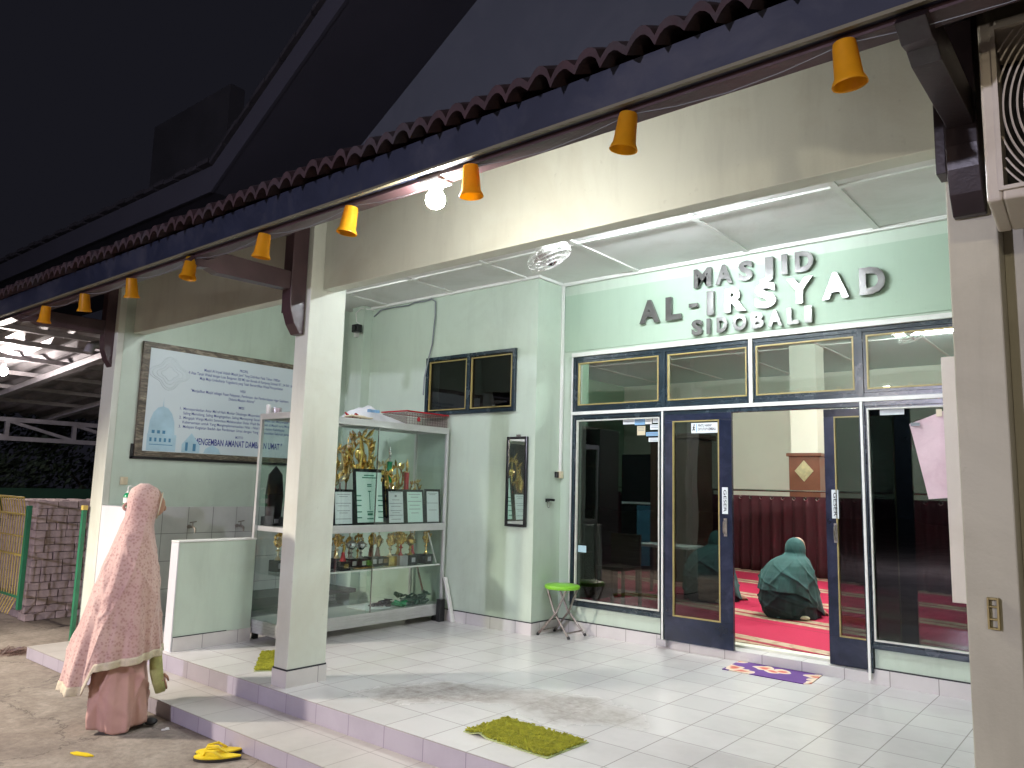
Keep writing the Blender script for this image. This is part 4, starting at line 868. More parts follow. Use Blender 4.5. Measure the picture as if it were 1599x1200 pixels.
cable('camera_cable', [(-6.70,5.40,3.25),(-6.78,5.40,3.30),(-6.80,5.40,3.40),(-6.70,5.39,3.44),(-6.60,5.50,3.43)], .006, 'white_plastic', 'white looped cable above the security camera')
# ceiling fans
def fan(x, y, z, zc, label):
    F_ = thing('ceiling_fan', label, 'fan', (x,y,zc))
    MB().lathe([(.05,zc-.03),(.05,zc)], 16, Matrix.Translation((x,y,0))).tube([(x,y,zc-.02),(x,y,z+.10)], .012, 8).build('rod','white_plastic',F_,smooth=True)
    T = Matrix.Translation((x,y,z)) @ Matrix.Rotation(math.radians(-22),4,'Y') @ Matrix.Rotation(math.radians(14),4,'X')
    MB().lathe([(.02,.13),(.065,.12),(.075,.06),(.06,.03),(.02,.02)], 18, T).build('motor','white_plastic',F_,smooth=True)
    MB().lathe([(.001,-.075),(.045,-.06),(.03,-.03),(.02,.0)], 14, T).build('hub','chrome',F_,smooth=True)
    for k in range(3):
        a = 2*PI*k/3+.4; vs = []
        for (r, w_, h_) in ((.03,.02,.0),(.10,.05,.01),(.14,.05,.012),(.16,.02,.008)):
            for s_ in (-1,1): vs.append((r*math.cos(a)-s_*w_*math.sin(a), r*math.sin(a)+s_*w_*math.cos(a), s_*h_))
        MB().add(vs+[(p[0],p[1],p[2]-.003) for p in vs], [(0,1,3,2),(2,3,5,4),(4,5,7,6),(10,11,9,8),(12,13,11,10),(14,15,13,12),(0,2,10,8),(2,4,12,10),(4,6,14,12),(1,9,11,3),(3,11,13,5),(5,13,15,7),(0,8,9,1),(6,7,15,14)], T).build('blade','smoky_plastic',F_)
    c = MB()
    for r, zz in ((.175,0),(.17,.03),(.17,-.03),(.12,-.05),(.12,.05),(.07,-.06)):
        c.tube([tuple(T @ Vector((r*math.cos(a),r*math.sin(a),zz))) for a in [2*PI*i/28 for i in range(28)]], .003, 5, closed=True)
    for i in range(20):
        a = 2*PI*i/20; c.tube([tuple(T @ Vector((r*math.cos(a),r*math.sin(a),zz))) for r, zz in ((.04,.06),(.12,.05),(.17,.03),(.175,0),(.17,-.03),(.12,-.05),(.04,-.06))], .0016, 4)
    c.build('wire_cage','white_plastic',F_,smooth=True)
fan(-3.42, 4.52, 3.24, 3.47, 'small caged orbit fan hanging from the porch ceiling behind the beam')
fan(-2.15, 10.3, 3.48, 3.80, 'caged ceiling fan inside the hall seen through the right transom')
# porch tube lamp behind the beam
TL = thing('tube_lamp', 'white fluorescent tube lamp on the porch ceiling just behind the front beam', 'lamp', (-2.6,3.75,3.45))
box('housing', (-3.30,4.42,3.435),(-2.00,4.48,3.458), 'white_plastic', TL)
t_ = MB(); t_.tube([(-3.25,4.45,3.418),(-2.05,4.45,3.418)], .014, 10); t_.build('tube','tube_glow',TL)
for x, y in ((-1.9,11.0),(-5.6,8.2),(-2.4,7.6),(1.2,9.5)):
    T2 = thing('tube_lamp', {11.0:'fluorescent tube on the hall ceiling beyond the hall fan',8.2:'fluorescent tube on the hall ceiling above the wardrobe side',7.6:'fluorescent tube on the hall ceiling just inside the sliding doors',9.5:'fluorescent tube on the hall ceiling at the right of the hall'}[y], 'lamp', (x,y,3.78), 'hall ceiling tubes')
    box('housing', (x-.65,y-.025,3.66),(x+.65,y+.025,3.68), 'white_plastic', T2)
    MB().tube([(x-.6,y,3.643),(x+.6,y,3.643)], .014, 10).build('tube','inner_tube_glow',T2)
FILL_TUBE = thing('tube_lamp', 'unseen fluorescent tube added above the display cabinet to brighten the left bay', 'lamp', (-5.6,3.9,3.45))  # extra tube hidden behind the beam, added to lift the left wall
box('housing', (-6.05,3.80,3.435),(-5.15,3.86,3.457), 'white_plastic', FILL_TUBE)
MB().tube([(-6.0,3.83,3.418),(-5.2,3.83,3.418)], .011, 10).build('tube','fill_tube_glow',FILL_TUBE)
# light bulb under the eaves
LB = thing('light_bulb', 'bare glowing bulb in a white holder under the eaves beam', 'bulb', (-2.32,2.24,2.81))
h_ = MB(); h_.box((-2.375,2.195,2.797),(-2.265,2.285,2.811)); h_.build('base_plate','white_plastic',LB,bevel=.004)
MB().lathe([(.028,2.775),(.030,2.797)], 16, Matrix.Translation((-2.32,2.24,0))).build('socket','ivory_plastic',LB,smooth=True)
MB().lathe([(.001,2.690),(.020,2.693),(.036,2.705),(.043,2.725),(.040,2.745),(.028,2.765),(.024,2.776)], 20, Matrix.Translation((-2.32,2.24,0))).build('globe','bulb_glow',LB,smooth='all')
# orange cups hung as lamp shades along the eaves
def cup0():
    mb = MB(); o_ = [(.031,0),(.033,-.01),(.0335,-.012),(.040,-.105),(.047,-.118),(.050,-.126),(.050,-.130)]; i_ = [(.047,-.129),(.046,-.120),(.038,-.105),(.031,-.012),(.001,-.006)]
    mb.lathe([(.001,0)]+o_+i_, 20, cap=False); return mb
labels = ['orange cup lantern furthest left near the carport','second orange cup from the left end of the eaves','orange cup in front of the left wall end','orange cup beside the left bracket arm tip','orange cup just left of the wooden bracket post','orange cup just right of the left column, hanging from a wire','glowing orange cup right beside the lit bulb','orange cup midway between bulb and right column','large orange cup nearest the right column bracket']
mesh0 = None
for i, (x, z) in enumerate(((-6.605,2.752),(-5.884,2.747),(-5.143,2.751),(-4.354,2.752),(-3.582,2.748),(-2.852,2.749),(-2.083,2.744),(-1.332,2.745),(-0.608,2.752))):
    if mesh0 is None: o = cup0().build('paper_cup','cup_orange',smooth=True); mesh0 = o.data
    else: o = D.objects.new('paper_cup', mesh0); COL.objects.link(o)
    o.location = (x, 2.205, 2.810 if i != 5 else 2.800); o.rotation_euler = (random.uniform(-.16,.16), [.02,-.16,-.20,.05,-.08,.06,-.06,.10,-.12][i], random.uniform(0,3))
    tag(o, labels[i], 'cup', 'orange cups hung along the eaves')
pts = []
for i, x in enumerate((-7.6,-6.605,-5.884,-5.143,-4.354,-3.582,-2.852,-2.083,-1.332,-0.608,0.2)):
    if i:
        for t in (.25,.5,.75): pts.append((lerp(px,x,t), 2.215, 2.812-.035*math.sin(PI*t)))
    pts.append((x, 2.215, 2.812)); px = x
cable('string', pts, .0013, 'ink_grey', 'thin sagging string that carries the orange cups along the eaves', 'string')
for x in (-4.47,-4.32): 
    pass
# AC outdoor unit
AC = thing('ac_unit', 'beige air conditioner outdoor unit with round fan grille mounted beside the right column', 'air conditioner', (0.05,2.75,2.38))
RA = Matrix.Translation((-.325,2.6,0)) @ Matrix.Rotation(math.radians(2.5),4,'Z') @ Matrix.Translation((.325,-2.6,0))
b = MB(); 
for a_, c_ in (((-.325,2.60,2.385),(-.285,2.93,2.957)),((.35,2.60,2.385),(.45,2.93,2.957)),((-.285,2.60,2.385),(.35,2.93,2.425)),((-.285,2.60,2.925),(.35,2.93,2.957)),((-.285,2.85,2.425),(.35,2.93,2.915))): b.box(a_, c_, RA)
b.build('casing','ac_body',AC,bevel=.008)
b = MB(); b.box((-.284,2.835,2.426),(.349,2.849,2.924),RA); b.build('fan_back','black_matt',AC)
b = MB()
CX, CZ = .044, 2.672
for k in range(21):
    r = .045+.018*k; seg = []
    for i in range(97):
        a = 2*PI*i/96; px_, pz_ = CX+r*math.cos(a), CZ+r*math.sin(a)
        ok = -.278 < px_ < .345 and 2.428 < pz_ < 2.922
        if ok: seg.append(tuple(RA @ Vector((px_, 2.612-.02*(1-min(1,r/.27)**2), pz_))))
        if (not ok or i == 96) and seg:
            if len(seg) > 2: b.tube(seg, .0032, 5)
            seg = []
for k in range(24):
    a = 2*PI*k/24; b.tube([tuple(RA @ Vector((CX+r*math.cos(a),2.614-.02*(1-(r/.27)**2),CZ+r*math.sin(a)))) for r in (.04,.15,.262)], .0025, 4)
for q in range(6): 
    for sx in (-1,1):
        rr = .285+.02*q
        zz = math.sqrt(max(0, rr**2-.30**2)) if rr > .30 else 0
b.build('grille','ac_body',AC,smooth=True)
ring(-.292,.363,2.412,2.934,.012,2.590,2.60).build('grille_rim','ac_body',AC)
b = MB()
for k in range(3):
    a = 2*PI*k/3; b.add([(CX+.03*math.cos(a),2.76,CZ+.03*math.sin(a)),(CX+.22*math.cos(a-.35),2.78,CZ+.22*math.sin(a-.35)),(CX+.23*math.cos(a+.45),2.74,CZ+.23*math.sin(a+.45)),(CX+.03*math.cos(a+1),2.74,CZ+.03*math.sin(a+1))],[(0,1,2,3)],RA)
b.lathe([(.04,0),(.05,.03)],12,Matrix.Translation((CX,2.79,CZ)) @ Matrix.Rotation(PI/2,4,'X')); b.build('fan_blades','black_gloss',AC)
b = MB(); b.bar((-.2,2.62,2.372),(-.2,3.118,2.372),.03,.02).bar((.35,2.62,2.372),(.35,3.118,2.372),.03,.02).bar((-.2,3.108,2.1),(-.2,3.108,2.37),.03,.02); b.build('wall_mount','galvanised',AC)
b = MB(); b.box((-.19,2.66,2.352),(-.15,2.78,2.384)); b.build('drain_nub','white_plastic',AC)
WB = MB(); WB.box((-.438,2.975,1.085),(-.432,2.999,1.185)).box((-.410,2.975,1.085),(-.404,2.999,1.185)).box((-.432,2.975,1.085),(-.410,2.999,1.091)).box((-.432,2.975,1.115),(-.410,2.999,1.12)).box((-.432,2.975,1.155),(-.410,2.999,1.16)).box((-.432,2.975,1.179),(-.410,2.999,1.185))
tag(WB.build('wall_holder','bead_gold',bevel=.001), 'small open yellow plastic holder screwed to the right column', 'holder')
ib = MB(); ib.box((-.505,2.975,2.765),(-.475,2.999,2.815)); ib.box((-.515,2.98,2.76),(-.505,2.995,2.77)); tag(ib.build('junction_box','white_plastic',bevel=.003), 'tiny white junction box on the right column beside the wooden bracket', 'junction box')
# pale board and pink paper by the right glass
tag(box('pale_board', (-1.045,5.80,0.835),(-0.52,5.815,2.45), 'board_pale', None, bevel=.002), 'tall pale board hanging in front of the right fixed pane', 'board')
pp = MB(); pts_ = [(-1.272,2.010),(-1.04,2.10),(-0.93,1.52),(-1.172,1.495)]
n_ = 8; V = []
for j in range(n_+1):
    for i in range(n_+1):
        u_, v_ = i/n_, j/n_; tx = lerp(lerp(pts_[0][0],pts_[1][0],u_), lerp(pts_[3][0],pts_[2][0],u_), v_); tz = lerp(lerp(pts_[0][1],pts_[1][1],u_), lerp(pts_[3][1],pts_[2][1],u_), v_)
        V.append((tx, 5.872+.010*math.sin(4*u_+3*v_)+.004*math.sin(9*v_), tz))
V += [(a,b+.002,c) for a,b,c in V]; m_ = (n_+1)**2
F = []
for j in range(n_):
    for i in range(n_):
        f_ = (j*(n_+1)+i, j*(n_+1)+i+1, (j+1)*(n_+1)+i+1, (j+1)*(n_+1)+i); F += [f_, tuple(q+m_ for q in f_[::-1])]
PP = tag(pp.add(V,F).build('pink_paper','paper_pink',smooth='all'), 'crooked pink paper sheet taped on the right glass beside the pale board', 'paper')
box('tape', (-1.10,5.862,2.055),(-1.065,5.866,2.105), 'ivory_plastic', PP)
box('stamp', (-1.262,5.866,1.995),(-1.205,5.868,2.018), 'ink_grey', PP)
# ------------------------------------------------------------------ stool
SX, SY = -4.115, 5.735
ST = thing('folding_stool', 'folding stool with round lime green seat and crossed steel legs in the corner', 'stool', (SX,SY,.21), rz=0)
def P_(x, y, z): return (SX+x, SY+y, z)
MB().lathe([(.001,.612),(.135,.612),(.155,.618),(.160,.63),(.156,.645),(.14,.652),(.001,.654)], 28, Matrix.Translation((SX,SY,0))).build('seat','lime_plastic',ST,smooth=True)
for sy_, in ((-1,),(1,)):
    for sx_ in (-1,1):
        lg = MB(); lg.tube([P_(-.11*sx_,.085*sy_+.012*sx_,.612),P_(-.02*sx_,.10*sy_+.012*sx_,.42),P_(.155*sx_,.125*sy_+.012*sx_,.222)], .010, 8)
        g_ = lg.build('leg','rust_steel',ST,smooth=True); MB().tube([P_(.15*sx_,.1245*sy_+.012*sx_,.232),P_(.163*sx_,.126*sy_+.012*sx_,.213)], .013, 8).build('foot_cap','black_matt',g_)
for sx_ in (-1,1): MB().tube([P_(.128*sx_,-.123+.012*sx_,.255),P_(.128*sx_,.121+.012*sx_,.255)], .007, 6).build('stretcher','rust_steel',ST)
MB().tube([P_(-.15,0,.255),P_(.15,0,.27)],.001,4) 
# ------------------------------------------------------------------ mats
def shag(name, cx, cy, ang, W_, H_, label, curl=False):
    t = thing(name, label, 'mat', (cx,cy,.211), 'shaggy green mats'); R_ = Matrix.Translation((cx,cy,.2115)) @ Matrix.Rotation(ang,4,'Z')
    def lift(x, y):
        if not curl: return 0
        return .028*math.exp(-((x+W_*.30)/.035)**2)*max(0, (-y/H_+.1)) if y < 0.02 else 0
    nx, ny = 30, 16; V = []
    for j in range(ny+1):
        for i in range(nx+1):
            x = (i/nx-.5)*W_; y = (j/ny-.5)*H_; V.append((x,y,.004+lift(x,y)))
    m_ = len(V); V += [(a,b,c-.004) for a,b,c in V]; F = []
    for j in range(ny):
        for i in range(nx):
            f_ = (j*(nx+1)+i, j*(nx+1)+i+1, (j+1)*(nx+1)+i+1, (j+1)*(nx+1)+i); F += [f_, tuple(q+m_ for q in f_[::-1])]
    for i in range(nx): F += [(i+1, i, i+m_, i+1+m_), (ny*(nx+1)+i, ny*(nx+1)+i+1, ny*(nx+1)+i+1+m_, ny*(nx+1)+i+m_)]
    for j in range(ny): F += [(j*(nx+1), (j+1)*(nx+1), (j+1)*(nx+1)+m_, j*(nx+1)+m_), ((j+1)*(nx+1)+nx, j*(nx+1)+nx, j*(nx+1)+nx+m_, (j+1)*(nx+1)+nx+m_)]
    MB().add(V,F,R_).build('backing','mat_edge',t)
    mb = MB(); random.seed(4)
    for i in range(4200):
        x = random.uniform(-.5,.5)*(W_-.02); y = random.uniform(-.5,.5)*(H_-.02); a = random.uniform(0,2*PI); ln = random.uniform(.010,.020); hh = random.uniform(.006,.014); w_ = .0032; z = .0045+lift(x,y)
        dx, dy = math.cos(a), math.sin(a); 
        mb.add([(x-dy*w_,y+dx*w_,z),(x+dy*w_,y-dx*w_,z),(x+dx*ln+dy*w_*.8,y+dy*ln-dx*w_*.8,z+hh),(x+dx*ln-dy*w_*.8,y+dy*ln+dx*w_*.8,z+hh),(x+dx*ln*.4,y+dy*ln*.4,z+hh*1.3)], [(0,1,4),(1,2,4),(2,3,4),(3,0,4)], R_)
    mb.build('pile','shag_lime',t)
shag('shaggy_mat', -2.60, 3.315, math.radians(-2), .57, .34, 'lime green shaggy mat with one lifted edge at the front of the porch', True)
shag('shaggy_mat', -4.96, 3.37, math.radians(-37+180), .60, .22, 'lime green shaggy mat half hidden behind the left column')
random.seed(5)
pm = MB(); pm.prism([(-2.525,5.55),(-1.93,5.545),(-1.895,5.60),(-1.92,5.915),(-2.545,5.915)], .2115, .217, 'z'); pm.build('door_mat','mat_purple',bevel=.001); tag(D.objects['door_mat'], 'purple door mat with pale and red flowers in front of the sliding doors', 'mat')
# ------------------------------------------------------------------ sandals
def sandal(c, ang, label):
    t = thing('sandal', label, 'sandal', c, 'pair of yellow flip-flops', ang)
    out = []
    for i in range(28):
        a = 2*PI*i/28; x = .125*math.cos(a); w_ = .046+.008*math.cos(a)-.006*math.cos(2*a); out.append((x, w_*math.sin(a)+.004*math.sin(2*a)))
    def loc(mb, n, mat, **k):
        o = mb.build(n, mat, **k); o.parent = t; return o
    loc(MB().prism(out, .002, .016, 'z'), 'sole', 'sandal_sole'); loc(MB().prism([(x*.985,y*.97) for x,y in out], .016, .023, 'z'), 'footbed', 'sandal_yellow')
    s_ = MB()
    for sy_ in (-1,1): s_.tube([(.075,0,.022),(.06,sy_*.012,.048),(.01,sy_*.036,.050),(-.035,sy_*.044,.022)], [.006,.007,.008,.006], 6)
    loc(s_, 'strap', 'sandal_yellow', smooth=True); return t
sandal((-3.985,2.395,0), math.radians(228), 'yellow flip-flop nearer the camera beside the entrance step')
sandal((-4.06,2.45,0), math.radians(238), 'yellow flip-flop partly behind its twin, closer to the entrance step')
lf = MB(); lf.prism([(-4.63,1.90),(-4.58,1.905),(-4.51,1.94),(-4.49,1.965),(-4.55,1.96),(-4.62,1.93)], .002, .008, 'z'); tag(lf.build('yellow_scrap','sandal_yellow'), 'flat yellow scrap lying alone on the concrete yard', 'scrap')
tag(lump((-7.45,2.55,.0),(.10,.05,.03),7,31,.06).build('plastic_scrap','smoky_plastic',smooth=True), 'crumpled clear plastic scrap beside the left end of the step', 'scrap')
tag(lump((-4.66,2.44,.0),(.012,.012,.006),3,33,.02).build('paper_scrap','white_plastic',smooth=True), 'tiny white scrap at the foot of the entrance step', 'scrap')
# taps and soap
for x_, y_, lb in ((-7.04,3.76,'brass water tap nearer the standing person'),(-7.04,4.26,'brass water tap nearer the display cabinet')):
    T_ = thing('water_tap', lb, 'tap', (x_,y_,1.05), 'taps in the wash area')
    tb = MB(); tb.lathe([(.018,0),(.018,.01)], 12, Matrix.Translation((-7.05,y_,1.05)) @ Matrix.Rotation(PI/2,4,'Y')); tb.tube([(-7.045,y_,1.05),(-6.96,y_,1.05),(-6.925,y_,1.04),(-6.92,y_,1.00)], [.011,.012,.011,.009], 8); tb.build('spout','rust_steel',T_,smooth=True)
    tb = MB(); tb.tube([(-6.975,y_,1.06),(-6.975,y_,1.085)], .006, 6).tube([(-6.975,y_-.03,1.09),(-6.975,y_+.035,1.10)], .006, 6); tb.build('handle','rust_steel',T_,smooth=True)
SB = thing('soap_bottle', 'pump soap bottle standing on the low white wall behind the head', 'bottle', (-6.70,3.02,1.25))
TT = Matrix.Translation((-6.72,3.02,1.251))
MB().lathe([(.030,0),(.033,.01),(.033,.09),(.024,.108),(.012,.115)], 16, TT).build('bottle','green_gloss',SB,smooth=True)
MB().lathe([(.0335,.03),(.0335,.075)], 16, TT, cap=False).build('wrap','white_plastic',SB,smooth=True)
MB().lathe([(.012,.115),(.012,.13),(.005,.133),(.005,.165)], 10, TT).tube([tuple(TT @ Vector(p)) for p in ((0,0,.168),(.0,.02,.172),(.0,.045,.166))], .006, 6).build('pump','white_plastic',SB,smooth=True)
# ------------------------------------------------------------------ people
def loft(sec, hem, P0, S, T, ntheta=56, nk=26, fold=(0,0), diag=0.0, zt=None, off=0.0, k0=0.0, k1=1.0, seed=0, sq=1.0, cap_top=True, thick=0.004):
    """cloth: sec rows (z, s_left, s_right, half_depth); hem(s, side) gives the hem height; folds grow towards the hem"""
    zt = zt or sec[0][0]; V = []; rnd = random.Random(seed); ph = [rnd.uniform(0,6.28) for _ in range(6)]
    n1, am = fold
    for j in range(nk+1):
        kk = lerp(k0, k1, j/nk)
        for i in range(ntheta):
            th = 2*PI*i/ntheta; c, s_ = math.cos(th), math.sin(th)
            zb = zt; 
            # hem height by where this meridian ends
            sl, sr, tw = interp(sec, .45 if P0[2] < .1 else .55); sh = (sl+sr)/2+(sr-sl)/2*c
            zb = hem(sh, s_)
            z = lerp(zt, zb, kk**(0.8 if j else 1)); sl, sr, tw = interp(sec, z)
            f = 1+am*(kk**1.6)*(math.sin(n1*th+ph[0]+2.2*kk)+.55*math.sin((n1*1.7//1)*th+ph[1]-1.5*kk)+.35*math.sin((n1*2.6//1)*th+ph[2]))
            f += (.010*kk*math.sin(23*th+3*kk+ph[4])+.006*kk*math.sin(37*th-5*kk)) if am else 0
            if diag:
                for q_, (na, nb) in enumerate(((3,5.0),(5,-3.5),(4,8.0))): f += diag*math.sin(PI*min(1,kk*1.05))**.7*(1-abs(math.sin(na*.5*th+nb*kk+ph[3+q_])))**5
            cs = math.copysign(abs(c)**sq, c); sn = math.copysign(abs(s_)**sq, s_)
            sp = (sl+sr)/2+((sr-sl)/2*f+off)*cs; tp_ = (tw*f+off)*sn
            V.append((P0[0]+S[0]*sp+T[0]*tp_, P0[1]+S[1]*sp+T[1]*tp_, z))
    F = []
    for j in range(nk):
        for i in range(ntheta): F.append((j*ntheta+i, j*ntheta+(i+1)%ntheta, (j+1)*ntheta+(i+1)%ntheta, (j+1)*ntheta+i))
    if cap_top and k0 == 0: F.append(tuple(range(ntheta))[::-1])
    return MB().add(V, F)
def cloth(mb, name, mat, parent, thick=.004):
    o = mb.build(name, mat, parent, smooth='all')
    md = o.modifiers.new('s', 'SOLIDIFY'); md.thickness = thick; md.offset = -1
    return o
def skin_body(name, joints, edges, mat, parent, sub=2):
    me = D.meshes.new(name); me.from_pydata([j[0] for j in joints], edges, []); o = D.objects.new(name, me); COL.objects.link(o)
    md = o.modifiers.new('skin', 'SKIN'); md.use_smooth_shade = True
    for i, j in enumerate(joints):
        v = me.skin_vertices[0].data[i]; r = j[1]; v.radius = r if isinstance(r, tuple) else (r, r); v.use_root = (i == 0)
    ms = o.modifiers.new('sub', 'SUBSURF'); ms.levels = sub; ms.render_levels = sub
    bpy.context.view_layer.update()
    m2 = D.meshes.new_from_object(o.evaluated_get(bpy.context.evaluated_depsgraph_get())); o.modifiers.clear(); o.data = m2
    m2.materials.clear(); m2.materials.append(MATS[mat])
    for p in m2.polygons: p.use_smooth = True
    o.parent = parent; o.matrix_parent_inverse = parent_matrix(parent).inverted(); return o
def head(P, S, T, c, mat_skin='skin', r=.098, tilt=.25):
    """an oval head with brow, nose, lips and chin; faces along S, tilted down"""
    V = []; n, m = 24, 18
    for j in range(m+1):
        ph = PI*j/m
        for i in range(n):
            th = 2*PI*i/n; x = math.sin(ph)*math.cos(th); y = math.sin(ph)*math.sin(th); z = math.cos(ph)
            X_, Y_, Z_ = x*.098, y*.076, z*.118
            if x > .2:
                cyn = math.exp(-(y/.16)**2)
                X_ += .024*cyn*math.exp(-((z+.12)/.14)**2) + .008*cyn*math.exp(-((z+.45)/.07)**2) + .007*cyn*math.exp(-((z+.60)/.07)**2) + .012*math.exp(-(y/.3)**2)*math.exp(-((z+.85)/.14)**2)
                X_ -= .009*math.exp(-((abs(y)-.33)/.13)**2)*math.exp(-((z-.08)/.10)**2)
                X_ += .006*math.exp(-((z-.30)/.12)**2)
            ct, s2 = math.cos(tilt), math.sin(tilt); X2 = X_*ct+Z_*s2; Z2 = -X_*s2+Z_*ct
            V.append((c[0]+S[0]*X2+T[0]*Y_, c[1]+S[1]*X2+T[1]*Y_, c[2]+Z2))
    F = [(j*n+i, j*n+(i+1)%n, (j+1)*n+(i+1)%n, (j+1)*n+i) for j in range(m) for i in range(n)]
    return MB().add(V, F)
S1 = (.41,.912,0); T1 = (.912,-.41,0)
P1 = (-4.96,2.24,0.0)
def W1(s, t, z): return (P1[0]+S1[0]*s+T1[0]*t, P1[1]+S1[1]*s+T1[1]*t, z)
PE = thing('person', 'standing person in rose flowered prayer veil and long pink skirt at the step', 'person', P1)
J = [(W1(.05,0,.86),(.13,.15)),(W1(.05,0,1.02),(.10,.12)),(W1(.055,0,1.14),(.11,.15)),(W1(.07,0,1.215),(.055,.055)),(W1(.095,0,1.28),(.05,.05)),
     (W1(.05,.09,1.13),.045),(W1(.07,.125,.93),.035),(W1(.13,.12,.74),.028),(W1(.17,.11,.60),.022),
     (W1(.05,-.09,1.13),.045),(W1(.07,-.125,.93),.035),(W1(.13,-.12,.72),.028),(W1(.17,-.11,.60),.022),
     (W1(.05,.08,.78),.085),(W1(.08,.08,.45),.055),(W1(.11,.07,.08),.035),(W1(.20,.07,.035),.026),
     (W1(.05,-.08,.78),.085),(W1(0,-.08,.45),.055),(W1(-.06,-.08,.08),.035),(W1(.02,-.08,.035),.026)]
Eg = [(0,1),(1,2),(2,3),(3,4),(2,5),(5,6),(6,7),(7,8),(2,9),(9,10),(10,11),(11,12),(0,13),(13,14),(14,15),(15,16),(0,17),(17,18),(18,19),(19,20)]
body = skin_body('body', J, Eg, 'skin', PE)
head(P1, S1, T1, W1(.095,0,1.335)).build('head', 'skin', PE, smooth='all')
ey = MB()
for t_ in (-.031,.031): ey.sphere(W1(.178,t_,1.318), .010, 8, 6)
ey.build('eyes','ink_black',PE,smooth='all')
for lx, tt in ((.16,.07),(-.02,-.08)):
    f_ = MB(); f_.sphere(W1(lx,tt,.032), .045, 12, 8, (1,1,.55)); f_.sphere(W1(lx+.07,tt,.026), .038, 12, 8, (1,1,.55)); f_.build('shoe','black_matt',PE,smooth='all')
veil = [(1.462,.055,.105,.02),(1.452,.03,.14,.05),(1.425,.005,.165,.078),(1.39,-.008,.178,.092),(1.34,-.010,.182,.098),(1.29,-.012,.175,.098),(1.25,-.018,.160,.10),(1.20,-.035,.152,.135),(1.16,-.045,.158,.165),(1.04,-.085,.178,.195),(.92,-.12,.205,.21),(.77,-.165,.218,.22),(.57,-.215,.245,.235),(.43,-.245,.262,.24),(.23,-.275,.262,.22)]
def hem1(s, side):
    if s < -.135: return .232
    if s < -.09: return lerp(.232,.372,(s+.135)/.045)
    return lerp(.372,.428,(s+.09)/.35)
VL = cloth(loft(veil, hem1, P1, S1, T1, 220, 90, (9,.055), .055, seed=3, sq=.92), 'veil', 'veil_rose', PE)
cloth(loft(veil, hem1, P1, S1, T1, 220, 6, (9,.055), .055, seed=3, sq=.92, off=.0035, k0=.958, k1=1.0015), 'lace_border', 'lace_cream', VL, .002)
# face edge of the veil, seen as a pale seam, and the knot at the back
sm = MB(); sm.tube([W1(.178+.012*math.cos(a),.066*math.sin(a),1.325+.080*math.cos(a)) for a in [2*PI*i/24 for i in range(24)]], .004, 6, closed=True); sm.build('face_seam','lace_cream',VL,smooth='all')
fc = MB(); fc.sphere(W1(.158,.0,1.325), .06, 16, 12, (.85,.9,1.15)); fc.sphere(W1(.208,.0,1.308), .011, 8, 6, (1,1,1.6)); fc.build('face','skin',PE,smooth='all')
kn = MB(); kn.tube([W1(-.014+.014*math.cos(a),.01,1.315+.018*math.sin(a)) for a in [2*PI*i/14 for i in range(14)]], .009, 7, closed=True); kn.build('veil_knot','skirt_rose',VL,smooth='all')
skirt = [(.80,-.06,.16,.15),(.55,-.08,.17,.165),(.42,-.098,.172,.17),(.29,-.115,.188,.175),(.14,-.125,.205,.19),(.05,-.12,.21,.195),(.0,-.11,.20,.19)]
cloth(loft(skirt, lambda s, q: lerp(.004,.055,min(1,max(0,abs(s-.03)/.16)))*.9, P1, S1, T1, 150, 40, (6,.085), .10, seed=9, sq=.85, cap_top=False), 'skirt', 'skirt_rose', PE)
# hand and yellow lace cuff hanging at the front
cf = MB(); cf.tube([W1(.215,.09,.50),W1(.225,.10,.42),W1(.235,.105,.33),W1(.25,.105,.27),W1(.268,.105,.205)], [.03,.036,.038,.036,.030], 12)
cf.build('cuff','sleeve_yellow',VL,smooth='all')
def hand(parent, base, d, up, r=.0085, mat='skin', palm=.075):
    """palm with four fingers and a thumb, relaxed curl"""
    d = Vector(d).normalized(); up = Vector(up).normalized(); sd = d.cross(up).normalized(); b = Vector(base)
    mb = MB(); mb.tube([b, b+d*palm*.5, b+d*palm], [.020,.028,.030], 10)
    for k, (ln, o_) in enumerate(((.060,-.024),(.070,-.008),(.065,.008),(.050,.023))):
        p0 = b+d*palm+sd*o_; mb.tube([p0-d*.01, p0+d*ln*.45+up*.004, p0+d*ln*.8-up*.008, p0+d*ln-up*.020], [r,r*.95,r*.85,r*.6], 7)
    p0 = b+d*palm*.3+sd*-.026; mb.tube([p0, p0+d*.025-sd*.016, p0+d*.05-sd*.018-up*.01], [r*1.2,r,r*.7], 7)
    return mb.build('hand', mat, parent, smooth='all')
hand(PE, W1(.248,.105,.315), (.12,.25,-.95), T1, palm=.05)
